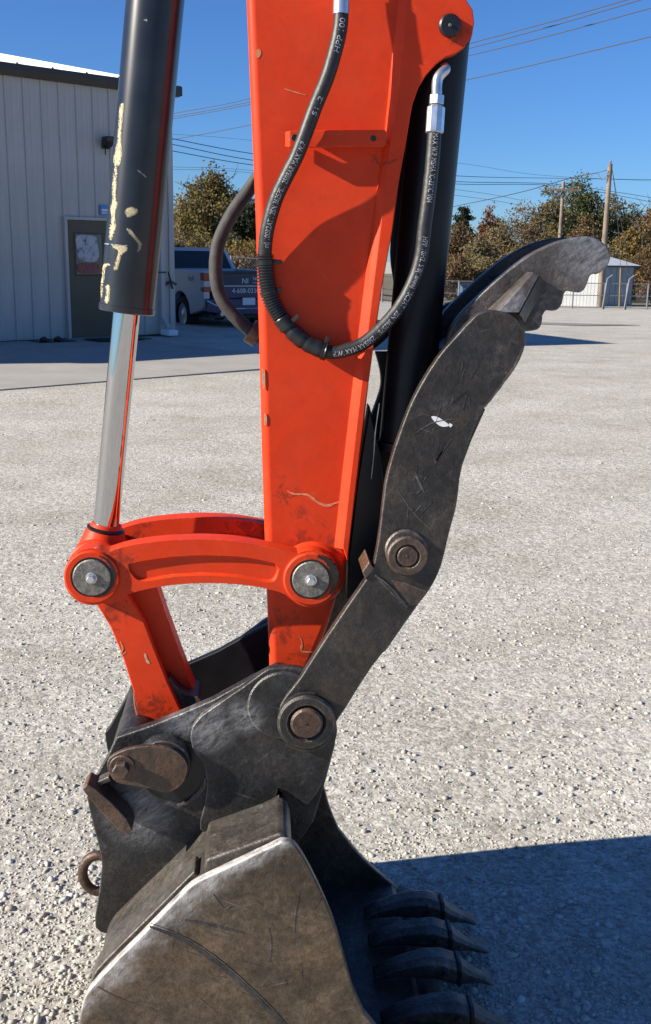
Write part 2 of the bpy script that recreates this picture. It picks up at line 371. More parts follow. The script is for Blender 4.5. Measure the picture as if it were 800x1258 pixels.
def build_stones(count=78000, seed=3):
    rng = np.random.default_rng(seed)
    t = (1+5**0.5)/2
    iv = np.array([(-1,t,0),(1,t,0),(-1,-t,0),(1,-t,0),(0,-1,t),(0,1,t),(0,-1,-t),(0,1,-t),(t,0,-1),(t,0,1),(-t,0,-1),(-t,0,1)], float); iv /= np.linalg.norm(iv[0])
    it = np.array([(0,11,5),(0,5,1),(0,1,7),(0,7,10),(0,10,11),(1,5,9),(5,11,4),(11,10,2),(10,7,6),(7,1,8),(3,9,4),(3,4,2),(3,2,6),(3,6,8),(3,8,9),(4,9,5),(2,4,11),(6,2,10),(8,6,7),(9,8,1)])
    pts = []
    ph = rng.uniform(0, 6.28, 24); kv = rng.normal(0, 1, (24, 2))*np.concatenate([np.full(8, 0.7), np.full(8, 2.2), np.full(8, 5)])[:, None]
    while len(pts) < count:
        a, b = rng.uniform(-260, 1060), rng.uniform(398, 1420)
        q = G(a, b)
        if not (0.9 < q.y < 26) or abs(q.x) > 12: continue
        if q.y > 11.9 and q.x < 1.0 and q.y > 12.65+(q.x+3.04)*0.836: continue   # apron
        s = float(np.sin(kv[:, 0]*q.x+kv[:, 1]*q.y+ph).sum())/24**0.5
        if rng.uniform() > 0.10+0.9/(1+math.exp(-2.6*(s-0.3))): continue
        pts.append((q.x, q.y, q.y))
    p = np.array(pts); n = len(p)
    size = np.exp(rng.normal(math.log(0.0024), 0.60, n)).clip(0.0011, 0.0125)
    size = np.maximum(size, p[:, 1]*0.00036)
    size = np.where(rng.uniform(size=n) < 0.012, size*1.9, size).clip(0, 0.016)
    V = np.zeros((n, 12, 3))
    sc = np.stack([rng.uniform(0.8, 1.35, n), rng.uniform(0.65, 1.05, n), rng.uniform(0.42, 0.75, n)], 1)*size[:, None]
    jit = 1+rng.normal(0, 0.24, (n, 12, 1))
    base = iv[None]*jit*sc[:, None]
    ang = rng.uniform(0, 6.283, n); ti = rng.normal(0, 0.35, n)
    x, y, z = base[..., 0], base[..., 1], base[..., 2]
    y, z = y*np.cos(ti)[:, None]-z*np.sin(ti)[:, None], y*np.sin(ti)[:, None]+z*np.cos(ti)[:, None]
    x, y = x*np.cos(ang)[:, None]-y*np.sin(ang)[:, None], x*np.sin(ang)[:, None]+y*np.cos(ang)[:, None]
    zz = np.array([gz(a, b) for a, b in p[:, :2]])
    V[..., 0] = x+p[:, 0:1]; V[..., 1] = y+p[:, 1:2]; V[..., 2] = z+zz[:, None]+(sc[:, 2]*0.12)[:, None]
    F = (it[None]+(np.arange(n)*12)[:, None, None]).reshape(-1)
    me = bpy.data.meshes.new('gravel_stones'); me.vertices.add(n*12); me.vertices.foreach_set('co', V.reshape(-1))
    me.loops.add(len(F)); me.loops.foreach_set('vertex_index', F.astype(np.int32))
    me.polygons.add(n*20); me.polygons.foreach_set('loop_start', np.arange(0, n*60, 3, dtype=np.int32))
    at = me.attributes.new('tone', 'FLOAT', 'FACE'); at.data.foreach_set('value', np.repeat(rng.beta(2.2, 2.0, n), 20).astype(np.float32))
    me.update(); me.validate()
    o = bpy.data.objects.new('gravel_stones', me); COL.objects.link(o); me.materials.append(STONES)
    tag(o, 'loose pale limestone chips strewn over the yard', 'gravel', kind='stuff')
build_stones()

# ------------------------------------------------------------------ apron, road, verge
def sheet(name, pts, mat, dz, label=None, kind='structure'):
    o = MB().add([(p[0], p[1], p[2]+dz) for p in pts], [tuple(range(len(pts)))]).build(name, mat)
    tag(o, label, kind=kind); return o
wA = Vector(G(0, 421)); WALL_ANG = R_(38.5)
wd = Vector((math.cos(WALL_ANG), math.sin(WALL_ANG), 0)); wn = Vector((math.sin(WALL_ANG), -math.cos(WALL_ANG), 0))
def wall(s, out, z): return wA + wd*s + wn*out + Vector((0, 0, z))      # s along the wall, out from its face
# concrete apron: two slabs with a joint, their outer edge towards the gravel
e0, e1 = G(0, 480), G(310, 455)
ed = (e1-e0).normalized(); en = Vector((-ed.y, ed.x, 0))
ap = MB()
for k in range(5):
    a = e0+ed*(-8+2.68*k+0.004); b = e0+ed*(-8+2.68*(k+1)-0.004)
    for d0, d1 in ((0, 16.0),):
        ap.prism([q+Vector((0, 0, -0.3)) for q in (a+en*d0, b+en*d0, b+en*d1, a+en*d1)], (0, 0, 0.316))
o = ap.build('concrete_apron', CONCRETE); tag(o, kind='structure')

# ------------------------------------------------------------------ metal building
def siding_mat():
    m, n, b = newmat('grey_metal_siding')
    f = noise(n, objco(n, (9, 9, 0.5)), 1.6, 7, 0.65); g = noise(n, objco(n), 1.1, 6, 0.6)
    col = mix(n, 1.0, ramp(n, f, [(0.3, (0.40, 0.375, 0.34)), (0.7, (0.49, 0.462, 0.425))]), ramp(n, g, [(0.3, 0.90), (0.7, 1.06)]), 'MULTIPLY')
    L(n, col, b.inputs['Base Color']); b.inputs['Roughness'].default_value = 0.5; return m
SIDING = siding_mat()
ROOFWHITE = simple('white_roof_metal', (0.62, 0.62, 0.61), 0.45, var=0.04, scale=1)
TRIM = simple('dark_brown_trim', (0.030, 0.026, 0.025), 0.45, var=0.2, scale=3)
DOORBR = simple('brown_door_paint', (0.088, 0.066, 0.036), 0.5, var=0.15, scale=2)
DARKGLASS = simple('dark_glass', (0.015, 0.018, 0.022), 0.06, var=0.2, scale=3, spec=0.8)
WHITEPL = simple('white_plastic', (0.72, 0.73, 0.74), 0.5, var=0.06, scale=4)
BLACKPL = simple('black_plastic', (0.014, 0.014, 0.015), 0.45, var=0.3, scale=10)
SIGNBLUE = simple('blue_sign', (0.06, 0.22, 0.50), 0.4, var=0.1, scale=10)
POSTER = None
def poster_mat():
    m, n, b = newmat('weathered_notice'); c = objco(n)
    f = noise(n, c, 9, 5, 0.7, 0.5)
    col = ramp(n, f, [(0.38, (0.12, 0.11, 0.12)), (0.46, (0.42, 0.40, 0.40)), (0.7, (0.60, 0.58, 0.57))])
    L(n, col, b.inputs['Base Color']); b.inputs['Roughness'].default_value = 0.7; return m
POSTER = poster_mat()
def foil_mat():
    m, n, b = newmat('red_bow_foil'); c = objco(n)
    f = noise(n, c, 30, 5, 0.8, 2)
    L(n, ramp(n, f, [(0.42, (0.06, 0.008, 0.010)), (0.56, (0.26, 0.018, 0.024)), (0.72, (0.55, 0.3, 0.3))]), b.inputs['Base Color'])
    b.inputs['Roughness'].default_value = 0.3; return m
FOIL = foil_mat()

def to_px(q):
    v = Vector(q)-CAM; k = v.dot(cF); return 400+FPX*v.dot(cR)/k, 629-FPX*v.dot(cU)/k
def s_at(xp, z=0.0):
    lo, hi = -6.0, 6.0
    for _ in range(40):
        mid = (lo+hi)/2
        if to_px(wall(mid, 0, z))[0] < xp: lo = mid
        else: hi = mid
    return lo
S_END = s_at(213, 0.5); EAVE = 4.47; PW = 0.335
bld = empty('metal_building', wall(S_END, 0, 0)); tag(bld, 'pale grey ribbed metal building with white roof and brown door', 'building')
def wmesh(name, mb, mat, parent, **k): return mb.build(name, mat, parent, **k)
def wbox(mb, s0, s1, o0, o1, z0, z1):           # a box in wall coordinates
    return mb.hexa([wall(s0,o1,z0), wall(s1,o1,z0), wall(s1,o0,z0), wall(s0,o0,z0), wall(s0,o1,z1), wall(s1,o1,z1), wall(s1,o0,z1), wall(s0,o0,z1)])
# ribbed wall panels, one object each, sharing a mesh
prof = [(0.0, 0.0), (0.012, -0.028), (0.040, -0.028), (0.052, 0.0), (0.13, 0.0), (0.136, -0.004), (0.15, -0.004), (0.156, 0.0), (0.23, 0.0), (0.236, -0.004), (0.25, -0.004), (0.256, 0.0), (PW-0.004, 0.0)]
pm = MB(); pm.loft([[Vector((a, b, z)) for a, b in prof]+[Vector((PW-0.004, 0.02, z)), Vector((0, 0.02, z))] for z in (0.03, EAVE)])
pobj = pm.build('wall_panel', SIDING); pme = pobj.data; bpy.data.objects.remove(pobj)
pme.set_sharp_from_angle(angle=R_(20))
n_p = int((S_END+9)/PW)
for k in range(n_p):
    o = bpy.data.objects.new('wall_panel', pme); COL.objects.link(o)
    o.location = wall(S_END-PW*(k+1), 0, 0); o.rotation_euler.z = WALL_ANG; adopt(o, bld)
SW = S_END-PW*n_p; DEPTH = 13.0; RISE = math.tan(R_(10.9))
mb = MB(); wbox(mb, SW, S_END, -0.25, -0.03, 0, EAVE-0.02); wmesh('wall_frame', mb, SIDING, bld)
mb = MB(); wbox(mb, S_END-0.26, S_END, -DEPTH, -0.26, 0, EAVE-0.1); wmesh('end_wall', mb, SIDING, bld)
mb = MB(); mb.prism([wall(S_END-0.12, -0.3, EAVE-0.1), wall(S_END-0.12, -DEPTH, EAVE-0.1), wall(S_END-0.12, -DEPTH/2, EAVE+RISE*DEPTH/2-0.15)], tuple(wd*0.11)); wmesh('gable', mb, SIDING, bld)
mb = MB(); wbox(mb, S_END-0.09, S_END+0.025, -0.10, 0.034, 0.02, EAVE-0.02); wmesh('corner_trim', mb, SIDING, bld, bevel=0.004)
mb = MB(); wbox(mb, SW, S_END+0.02, 0.002, 0.03, 0.0, 0.03); wmesh('base_trim', mb, TRIM, bld)
# gutter and roof
gprof = [(0.0, 0.0), (0.11, 0.0), (0.15, 0.10), (0.15, 0.19), (0.135, 0.19), (0.0, 0.20)]
mb = MB(); mb.loft([[wall(s_, o_, EAVE-0.02+z_) for o_, z_ in gprof] for s_ in (SW, S_END+0.16)]); wmesh('gutter', mb, TRIM, bld)
RP = 0.66; ro0 = 0.10; rz0 = EAVE+0.175
mb = MB(); wbox(mb, S_END-0.1, S_END+0.18, 0.155, 0.16, EAVE-0.01, EAVE+0.16); wmesh('gutter_end_cap', mb, TRIM, bld)
rp = [(0.0, 0.0), (0.02, 0.045), (0.05, 0.045), (0.07, 0.0), (RP-0.004, 0.0), (RP-0.004, -0.02), (0.0, -0.02)]
def roof_ring(out): return [Vector((a, out, z + RISE*out)) for a, z in rp]
rm = MB(); rm.loft([roof_ring(-0.06), roof_ring(DEPTH/2)])
ro = rm.build('roof_panel', ROOFWHITE); rme = ro.data; bpy.data.objects.remove(ro)
for k in range(int((S_END-SW)/RP)+1):
    o = bpy.data.objects.new('roof_panel', rme); COL.objects.link(o)
    o.location = wall(S_END+0.16-RP*(k+1), 0, rz0); o.rotation_euler.z = WALL_ANG; adopt(o, bld)
mb = MB(); mb.prism([wall(SW, -DEPTH/2, rz0+RISE*DEPTH/2), wall(SW, -DEPTH/2-0.2, rz0+RISE*DEPTH/2), wall(SW, -DEPTH, EAVE), wall(SW, -DEPTH/2, rz0+RISE*DEPTH/2-0.1)], tuple(wd*(S_END-SW))); wmesh('roof_back', mb, ROOFWHITE, bld)
# door
d0 = s_at(83, 1.0); d1 = d0+0.93
mb = MB(); wbox(mb, d0-0.05, d0, 0.030, 0.085, 0.016, 2.14); wbox(mb, d1, d1+0.05, 0.030, 0.085, 0.016, 2.14)
wbox(mb, d0-0.05, d1+0.05, 0.030, 0.085, 2.14, 2.19)
dr = MB(); wbox(dr, d0+0.003, d1-0.003, 0.030, 0.055, 0.03, 2.137); door = wmesh('door', dr, DOORBR, bld, bevel=0.004)
wmesh('door_frame', mb, SIDING, door)
mb = MB(); wbox(mb, d0+0.13, d1-0.20, 0.056, 0.064, 1.15, 1.92); wmesh('window_frame', mb, TRIM, door, bevel=0.003)
mb = MB(); wbox(mb, d0+0.16, d1-0.23, 0.064, 0.067, 1.18, 1.89); wmesh('window_pane', mb, DARKGLASS, door)
pts = sm([(0.19, 1.86), (0.55, 1.86), (0.60, 1.78), (0.63, 1.55), (0.58, 1.42), (0.40, 1.40), (0.22, 1.46), (0.185, 1.62)], 3, True)
mb = MB(); mb.prism([wall(d0+a, 0.0685, b) for a, b in pts], tuple(wn*0.003)); wmesh('notice_sheet', mb, POSTER, door)
pts = sm([(0.19, 1.36), (0.40, 1.38), (0.60, 1.36), (0.62, 1.24), (0.45, 1.20), (0.20, 1.22)], 3, True)
mb = MB(); mb.prism([wall(d0+a, 0.0685, b) for a, b in pts], tuple(wn*0.012)); wmesh('red_ribbon', mb, FOIL, door, bevel=0.004)
mb = MB(); wbox(mb, d1-0.12, d1-0.06, 0.055, 0.075, 0.98, 1.10); wbox(mb, d1-0.17, d1-0.065, 0.075, 0.095, 1.05, 1.075); wmesh('handle', mb, ZINC, door, bevel=0.003)
mb = MB(); wbox(mb, d0-0.1, d1+0.3, 0.03, 0.35, 0.016, 0.03); wmesh('threshold', mb, CONCRETE, bld)
# blue sign
q0 = s_at(122, 2.3); mb = MB(); wbox(mb, q0, q0+0.36, 0.03, 0.045, 2.24, 2.42); sg = wmesh('wall_sign', mb, SIGNBLUE, None); tag(sg, 'small blue and white sign above the brown door', 'sign')
mb = MB(); wbox(mb, q0+0.03, q0+0.33, 0.0452, 0.048, 2.31, 2.35); wbox(mb, q0+0.03, q0+0.28, 0.0452, 0.048, 2.27, 2.29); wmesh('sign_stripe', mb, WHITEPL, sg)
# flood light
q0 = s_at(127, 3.6)
fl = empty('flood_light', wall(q0, 0.03, 3.6)); tag(fl, 'black flood light on the metal wall high above the door', 'light')
z0 = P(130, 176, wall(q0, 0, 0).y).z
mb = MB(); wbox(mb, q0-0.06, q0+0.06, 0.03, 0.07, z0-0.10, z0+0.02); wmesh('back_box', mb, BLACKPL, fl, bevel=0.006)
mb = MB(); mb.hexa([wall(q0-0.10,0.30,z0+0.00), wall(q0+0.12,0.30,z0+0.00), wall(q0+0.10,0.07,z0-0.07), wall(q0-0.08,0.07,z0-0.07), wall(q0-0.10,0.32,z0+0.10), wall(q0+0.12,0.32,z0+0.10), wall(q0+0.10,0.07,z0+0.10), wall(q0-0.08,0.07,z0+0.10)]); wmesh('lamp_head', mb, BLACKPL, fl, bevel=0.01)
mb = MB(); mb.tube([wall(q0, 0.07, z0-0.08), wall(q0+0.01, 0.16, z0-0.10), wall(q0+0.02, 0.24, z0-0.06)], 0.014, 8); mb.tube([wall(q0, 0.06, z0-0.05), wall(q0, 0.06, z0-0.20)], 0.012, 8); wmesh('sensor_arm', mb, BLACKPL, fl, smooth=True)
# downspout, hose bib and foot block by the corner
q0 = s_at(197, 1.0); ds = empty('downspout', wall(q0, 0.03, 0)); tag(ds, 'pale square downspout running down beside the building corner', 'downspout')
mb = MB(); wbox(mb, q0-0.045, q0+0.045, 0.032, 0.11, 0.30, EAVE-0.03); wmesh('pipe', mb, SIDING, ds, bevel=0.008)
mb = MB(); mb.hexa([wall(q0-0.045,0.24,0.12), wall(q0+0.045,0.24,0.12), wall(q0+0.045,0.032,0.29), wall(q0-0.045,0.032,0.29), wall(q0-0.045,0.29,0.19), wall(q0+0.045,0.29,0.19), wall(q0+0.045,0.11,0.36), wall(q0-0.045,0.11,0.36)]); wmesh('elbow', mb, SIDING, ds, bevel=0.008)
for zz_ in (1.2, 3.0):
    mb = MB(); wbox(mb, q0-0.07, q0+0.07, 0.028, 0.114, zz_, zz_+0.03); wmesh('strap', mb, TRIM, ds)
mb = MB(); wbox(mb, q0-0.10, q0+0.12, 0.12, 0.42, 0.017, 0.13); bk = wmesh('splash_block', mb, WHITEPL, None, bevel=0.02); tag(bk, 'white splash block at the foot of the downspout', 'block')
q1 = s_at(205, 1.0); hb = empty('hydrant_handle', wall(q1, 0.03, 1.0)); tag(hb, 'black lever tap on the wall beside the downspout', 'tap')
mb = MB(); mb.tube([wall(q1, 0.03, 1.02), wall(q1, 0.14, 1.02), wall(q1+0.02, 0.17, 0.90)], 0.022, 8); wmesh('spout', mb, BLACKPL, hb, smooth=True)
mb = MB(); mb.tube([wall(q1-0.10, 0.13, 0.98), wall(q1, 0.14, 1.05), wall(q1-0.05, 0.14, 1.22)], 0.018, 8); mb.tube([wall(q1, 0.14, 1.05), wall(q1+0.13, 0.14, 0.98)], 0.02, 8); wmesh('lever', mb, BLACKPL, hb, smooth=True)
# pair of black boots dropped at the wall foot
q0 = s_at(40, 0.1)
for k, (ds_, lab) in enumerate(((0.0, 'black rubber overshoe lying left at the wall foot on the apron'), (0.17, 'black rubber overshoe lying right at the wall foot on the apron'))):
    b0 = wall(q0+ds_*1.35, 0.33+0.05*k, 0.016)
    mb = MB(); rings = []
    for t, w_, h_ in ((0, 0.03, 0.05), (0.04, 0.05, 0.08), (0.12, 0.052, 0.10), (0.19, 0.05, 0.07), (0.27, 0.048, 0.055), (0.31, 0.02, 0.03)):
        rings.append([b0+wd*(w_*math.cos(a)*1.1+0.02*k)+wn*(t*0.9)+Vector((0, 0, max(0, h_*(0.5+0.5*math.sin(a))))) for a in [2*math.pi*i/10 for i in range(10)]])
    mb.loft(rings); o = mb.build('overshoe', BLACKPL, smooth=True); tag(o, lab, 'shoe', 'overshoes by the wall')
mb = MB(); wbox(mb, q0-0.15, q0+0.55, 0.12, 0.62, 0.017, 0.028); o = wmesh('door_mat', mb, BLACKPL, None, bevel=0.004); tag(o, 'thin black rubber mat under the overshoes', 'mat')
q2 = s_at(118, 0.05); mb = MB(); wbox(mb, q2-0.5, q2+0.6, 0.42, 1.0, 0.032, 0.045); o = wmesh('door_mat', mb, BLACKPL, None, bevel=0.004); tag(o, 'black rubber mat lying in front of the brown door', 'mat')

# ------------------------------------------------------------------ pickup truck
SILVER = simple('silver_car_paint', (0.46, 0.48, 0.51), 0.28, var=0.03, scale=2, coat=0.5)
NAVY = simple('navy_wrap', (0.010, 0.014, 0.075), 0.32, var=0.15, scale=2)
CHARCOAL = simple('charcoal_wrap', (0.018, 0.022, 0.050), 0.4, var=0.15, scale=2)
TAILRED = simple('tail_light_red', (0.30, 0.012, 0.010), 0.15, var=0.1, scale=8)
TAILWHITE = simple('tail_light_clear', (0.50, 0.48, 0.48), 0.15, var=0.1, scale=8)
TYRE = simple('tyre_rubber', (0.016, 0.016, 0.016), 0.8, var=0.3, scale=20)
def text_mb(body, size, fn, ext=None, align='LEFT', spacing=1.0):
    cu = bpy.data.curves.new('t', 'FONT'); cu.body = body; cu.size = size; cu.resolution_u = 3; cu.align_x = align; cu.space_character = spacing
    ob = bpy.data.objects.new('t', cu); COL.objects.link(ob)
    dg = bpy.context.evaluated_depsgraph_get(); me = ob.evaluated_get(dg).to_mesh()
    v = [fn(p.co.x, p.co.y) for p in me.vertices]; f = [tuple(p.vertices) for p in me.polygons]
    ob.evaluated_get(dg).to_mesh_clear(); bpy.data.objects.remove(ob); bpy.data.curves.remove(cu)
    return MB().add(v, f)
def build_truck():
    D = 24.0; h = R_(29)
    fwd = Vector((-math.sin(h), math.cos(h), 0)); rt = Vector((math.cos(h), math.sin(h), 0))
    cor = P(250, 350, D); base = Vector((cor.x, cor.y, 0)) + rt*1.0; z0 = -0.20
    base.z = z0
    def T(x, y, z): return base+rt*x+fwd*y+Vector((0, 0, z))
    root = empty('pickup_truck', base); tag(root, 'silver pickup truck with navy lettered tailgate parked behind the building corner', 'truck')
    def bx(mb, x0, x1, y0, y1, z0, z1): return mb.hexa([T(x0,y0,z0),T(x1,y0,z0),T(x1,y1,z0),T(x0,y1,z0),T(x0,y0,z1),T(x1,y0,z1),T(x1,y1,z1),T(x0,y1,z1)])
    arch = lambda yc, r: [(yc+r*math.cos(R_(180-180*k/10)), 0.42+r*math.sin(R_(180-180*k/10))) for k in range(11)]
    for s in (-1, 1):
        out = [(0.0, 0.62), (0.0, 1.40), (1.98, 1.42), (1.98, 0.52)] + [(y, z) for y, z in reversed(arch(1.22, 0.50))] + [(0.1, 0.55)]
        bs = MB().prism([T(s*1.0, y, z) for y, z in out], tuple(rt*(-s*0.16))).build('bed_side', SILVER, root, bevel=0.02)
        if s < 0:
            mb = text_mb('4x4', 0.20, lambda a, b: T(-1.004, 0.78-a, 1.16+b)); mb.build('decal', BLACKPL, bs)
        tl = MB(); bx(tl, min(s*1.005, s*0.80), max(s*1.005, s*0.80), -0.025, 0.16, 1.19, 1.36); tlo = tl.build('tail_light', TAILRED, root, bevel=0.01)
        tl = MB(); bx(tl, min(s*1.003, s*0.80), max(s*1.003, s*0.80), -0.022, 0.15, 1.05, 1.187); tl.build('reverse_lens', TAILWHITE, tlo, bevel=0.01)
        tl = MB(); bx(tl, min(s*1.003, s*0.80), max(s*1.003, s*0.80), -0.022, 0.15, 0.95, 1.047); tl.build('lower_lens', TAILRED, tlo, bevel=0.01)
        for yw in (1.22, 4.75):
            c = T(s*0.98, yw, 0.40); tyr = MB()
            rings = [[T(s*xx, yw+r*math.cos(2*math.pi*i/28), 0.40+r*math.sin(2*math.pi*i/28)) for i in range(28)] for xx, r in ((0.70, 0.27), (0.70, 0.36), (0.73, 0.40), (0.94, 0.40), (0.97, 0.36), (0.97, 0.27))]
            tyr.loft(rings, cap=False); ty = tyr.build('wheel', TYRE, root, smooth=True)
            rm_ = MB().loft([[T(s*xx, yw+r*math.cos(2*math.pi*i/28), 0.40+r*math.sin(2*math.pi*i/28)) for i in range(28)] for xx, r in ((0.80, 0.27), (0.93, 0.26), (0.90, 0.20), (0.93, 0.06))]); rm_.build('rim', ZINC, ty, smooth=True)
        out = [(4.15, 0.50), (4.15, 1.22), (5.55, 1.15), (5.75, 1.0), (5.8, 0.55)] + list(reversed(arch(4.75, 0.50)))
        MB().prism([T(s*1.0, y, z) for y, z in out], tuple(rt*(-s*0.16))).build('front_fender', SILVER, root, bevel=0.02)
        out = [(2.0, 0.50), (2.0, 1.42), (4.14, 1.30), (4.14, 0.50)]
        MB().prism([T(s*1.0, y, z) for y, z in out], tuple(rt*(-s*0.12))).build('door', SILVER, root, bevel=0.015)
    mb = MB(); bx(mb, -0.84, 0.84, 0.02, 1.97, 0.60, 0.72); mb.build('bed_floor', BLACKPL, root)
    mb = MB(); bx(mb, -0.84, 0.84, 5.6, 5.78, 0.5, 1.08); mb.build('front_panel', SILVER, root, bevel=0.03)
    mb = MB(); mb.hexa([T(-0.9,4.15,1.0),T(0.9,4.15,1.0),T(0.85,5.7,1.0),T(-0.85,5.7,1.0),T(-0.86,4.15,1.24),T(0.86,4.15,1.24),T(0.8,5.62,1.13),T(-0.8,5.62,1.13)]); mb.build('hood', SILVER, root, bevel=0.04)
    # cab with tapering greenhouse
    mb = MB(); mb.hexa([T(-0.97,2.02,1.30),T(0.97,2.02,1.30),T(0.97,4.5,1.26),T(-0.97,4.5,1.26),T(-0.74,2.30,1.90),T(0.74,2.30,1.90),T(0.74,3.6,1.90),T(-0.74,3.6,1.90)]); cab = mb.build('cab', SILVER, root, bevel=0.06, seg=3)
    def pane(name, a, b, c_, d, off):
        nrm = (Vector(b)-Vector(a)).cross(Vector(d)-Vector(a)).normalized()
        cen = (Vector(a)+Vector(b)+Vector(c_)+Vector(d))/4
        if (cen-T(0, 3.2, 1.5)).dot(nrm) < 0: nrm = -nrm
        MB().prism([Vector(q)+nrm*off for q in (a, b, c_, d)], tuple(nrm*0.012)).build(name, DARKGLASS, cab, bevel=0.003)
    pane('rear_window', T(-0.78,2.075,1.42), T(0.78,2.075,1.42), T(0.66,2.26,1.82), T(-0.66,2.26,1.82), 0.004)
    pane('side_window', T(-0.935,2.20,1.40), T(-0.935,4.15,1.40), T(-0.775,3.50,1.82), T(-0.775,2.42,1.82), 0.004)
    pane('windscreen', T(-0.88,4.43,1.32), T(0.88,4.43,1.32), T(0.68,3.68,1.85), T(-0.68,3.68,1.85), 0.006)
    # tailgate
    tg = MB(); bx(tg, -0.79, 0.79, -0.02, 0.06, 0.80, 1.39); tg = tg.build('tailgate', NAVY, root, bevel=0.012)
    mb = MB(); bx(mb, -0.785, 0.785, -0.03, -0.021, 1.09, 1.30); mb.build('charcoal_band', CHARCOAL, tg)
    mb = MB(); bx(mb, -0.785, 0.785, -0.034, -0.021, 1.065, 1.085); mb.build('white_line', WHITEPL, tg)
    mb = MB(); bx(mb, -0.79, 0.79, -0.05, -0.02, 1.34, 1.40); mb.build('top_spoiler', BLACKPL, tg, bevel=0.008)
    def txt(b_, x, z, sz): text_mb(b_, sz, lambda a, c: T(x+a, -0.0325, z+c)).build('lettering', WHITEPL, tg)
    txt('NI', -0.06, 1.13, 0.17); txt('NORRIS IN', 0.22, 1.20, 0.11); txt('www.norris.n', 0.22, 1.13, 0.065)
    text_mb('4-608-0330', 0.15, lambda a, c: T(-0.30+a, -0.0225, 0.92+c)).build('lettering', WHITEPL, tg)
    mb = MB(); bx(mb, -0.10, 0.22, -0.15, -0.138, 0.66, 0.82); mb.build('licence_plate', WHITEPL, root)
    bp = MB(); bp.prism([T(-1.0,-0.02,0.52), T(-0.98,-0.02,0.80), T(0.98,-0.02,0.80), T(1.0,-0.02,0.52), T(0.5,-0.02,0.44), T(-0.5,-0.02,0.44)], tuple(-fwd*0.11)); bp = bp.build('bumper', NAVY, root, bevel=0.02)
    for s in (-1, 1):
        MB().tube([T(s*0.98,-0.132,0.76), T(s*0.78,-0.137,0.66), T(s*0.42,-0.137,0.66), T(s*0.34,-0.137,0.58), T(0,-0.137,0.58)], 0.018, 6).build('chrome_line', ZINC, bp, smooth=True)
        MB().tube([T(s*0.62,0.05,0.48), T(s*0.62,-0.17,0.47)], 0.05, 12).build('exhaust_tip', ZINC, root, smooth=True)
    mb = MB(); bx(mb, -0.82, 0.82, 0.1, 5.2, 0.36, 0.56); mb.build('chassis', BLACKPL, root)
    mb = MB(); mb.tube([T(-0.9, 1.22, 0.4), T(0.9, 1.22, 0.4)], 0.06, 10); mb.tube([T(-0.1, 1.22, 0.4), T(0.1, 1.22, 0.4)], 0.15, 12); mb.build('rear_axle', BLACKPL, root, smooth=True)
build_truck()

# ------------------------------------------------------------------ far yard: verge, road, shed, fence, poles
def gpt(xp, D, dz=0.0):               # the point of the terrain seen in photo column xp at world distance D
    q = P(xp, 350, D); return Vector((q.x, D, gz(q.x, D)+dz))
def strip(name, mat, dz, D0, D1, xs, label):
    v = []; f = []
    for D in (D0, (D0*2+D1)/3, (D0+2*D1)/3, D1):
        for xp in xs: v.append(gpt(xp, D, dz))
    n = len(xs)
    for j in range(3):
        for i in range(n-1): f.append((j*n+i, j*n+i+1, (j+1)*n+i+1, (j+1)*n+i))
    o = MB().add(v, f).build(name, mat, smooth=True); tag(o, label, kind='structure')
strip('grass_verge', GRASS, 0.05, 68, 260, list(range(-1200, 2400, 60)), 'dry grass verge beyond the fence')
strip('asphalt_road', ASPHALT, 0.09, 78, 84, list(range(-1200, 2400, 60)), 'road beyond the fence')
pv = []; pcols = list(range(540, 800, 10))
for D_, fac in ((0, 0), (1, 1), (2, 2)):
    for a in pcols:
        d0, d1 = 33.0+(a-540)*0.006+0.3*math.sin(a*0.05), 37.5-(a-540)*0.010
        pv.append(gpt(a, d0+(d1-d0)*D_/2, 0.02))
npc = len(pcols)
o = MB().add(pv, [(j*npc+i, j*npc+i+1, (j+1)*npc+i+1, (j+1)*npc+i) for j in range(2) for i in range(npc-1)]).build('asphalt_patch', simple('packed_grey_gravel', (0.20, 0.19, 0.175), 0.95, var=0.2, scale=4)); tag(o, kind='structure')

WHITECORR = simple('white_corrugated', (0.37, 0.38, 0.385), 0.5, var=0.05, scale=1)
BLUEGREY = simple('blue_grey_siding', (0.17, 0.22, 0.27), 0.55, var=0.08, scale=1)
LIGHTROOF = simple('light_grey_roof', (0.52, 0.54, 0.55), 0.5, var=0.06, scale=1)
WOOD = simple('weathered_wood', (0.20, 0.155, 0.115), 0.9, var=0.3, scale=2.5)
GALV = simple('galvanised_steel', (0.20, 0.21, 0.225), 0.5, metal=0.3, var=0.15, scale=3)
YELLOW = simple('yellow_guard', (0.26, 0.18, 0.06), 0.6, var=0.1, scale=3)
WIRE = simple('power_line_cable', (0.05, 0.055, 0.07), 0.6, var=0.1, scale=1)
DARKWIN = simple('dark_opening', (0.02, 0.02, 0.02), 0.4, var=0.1)

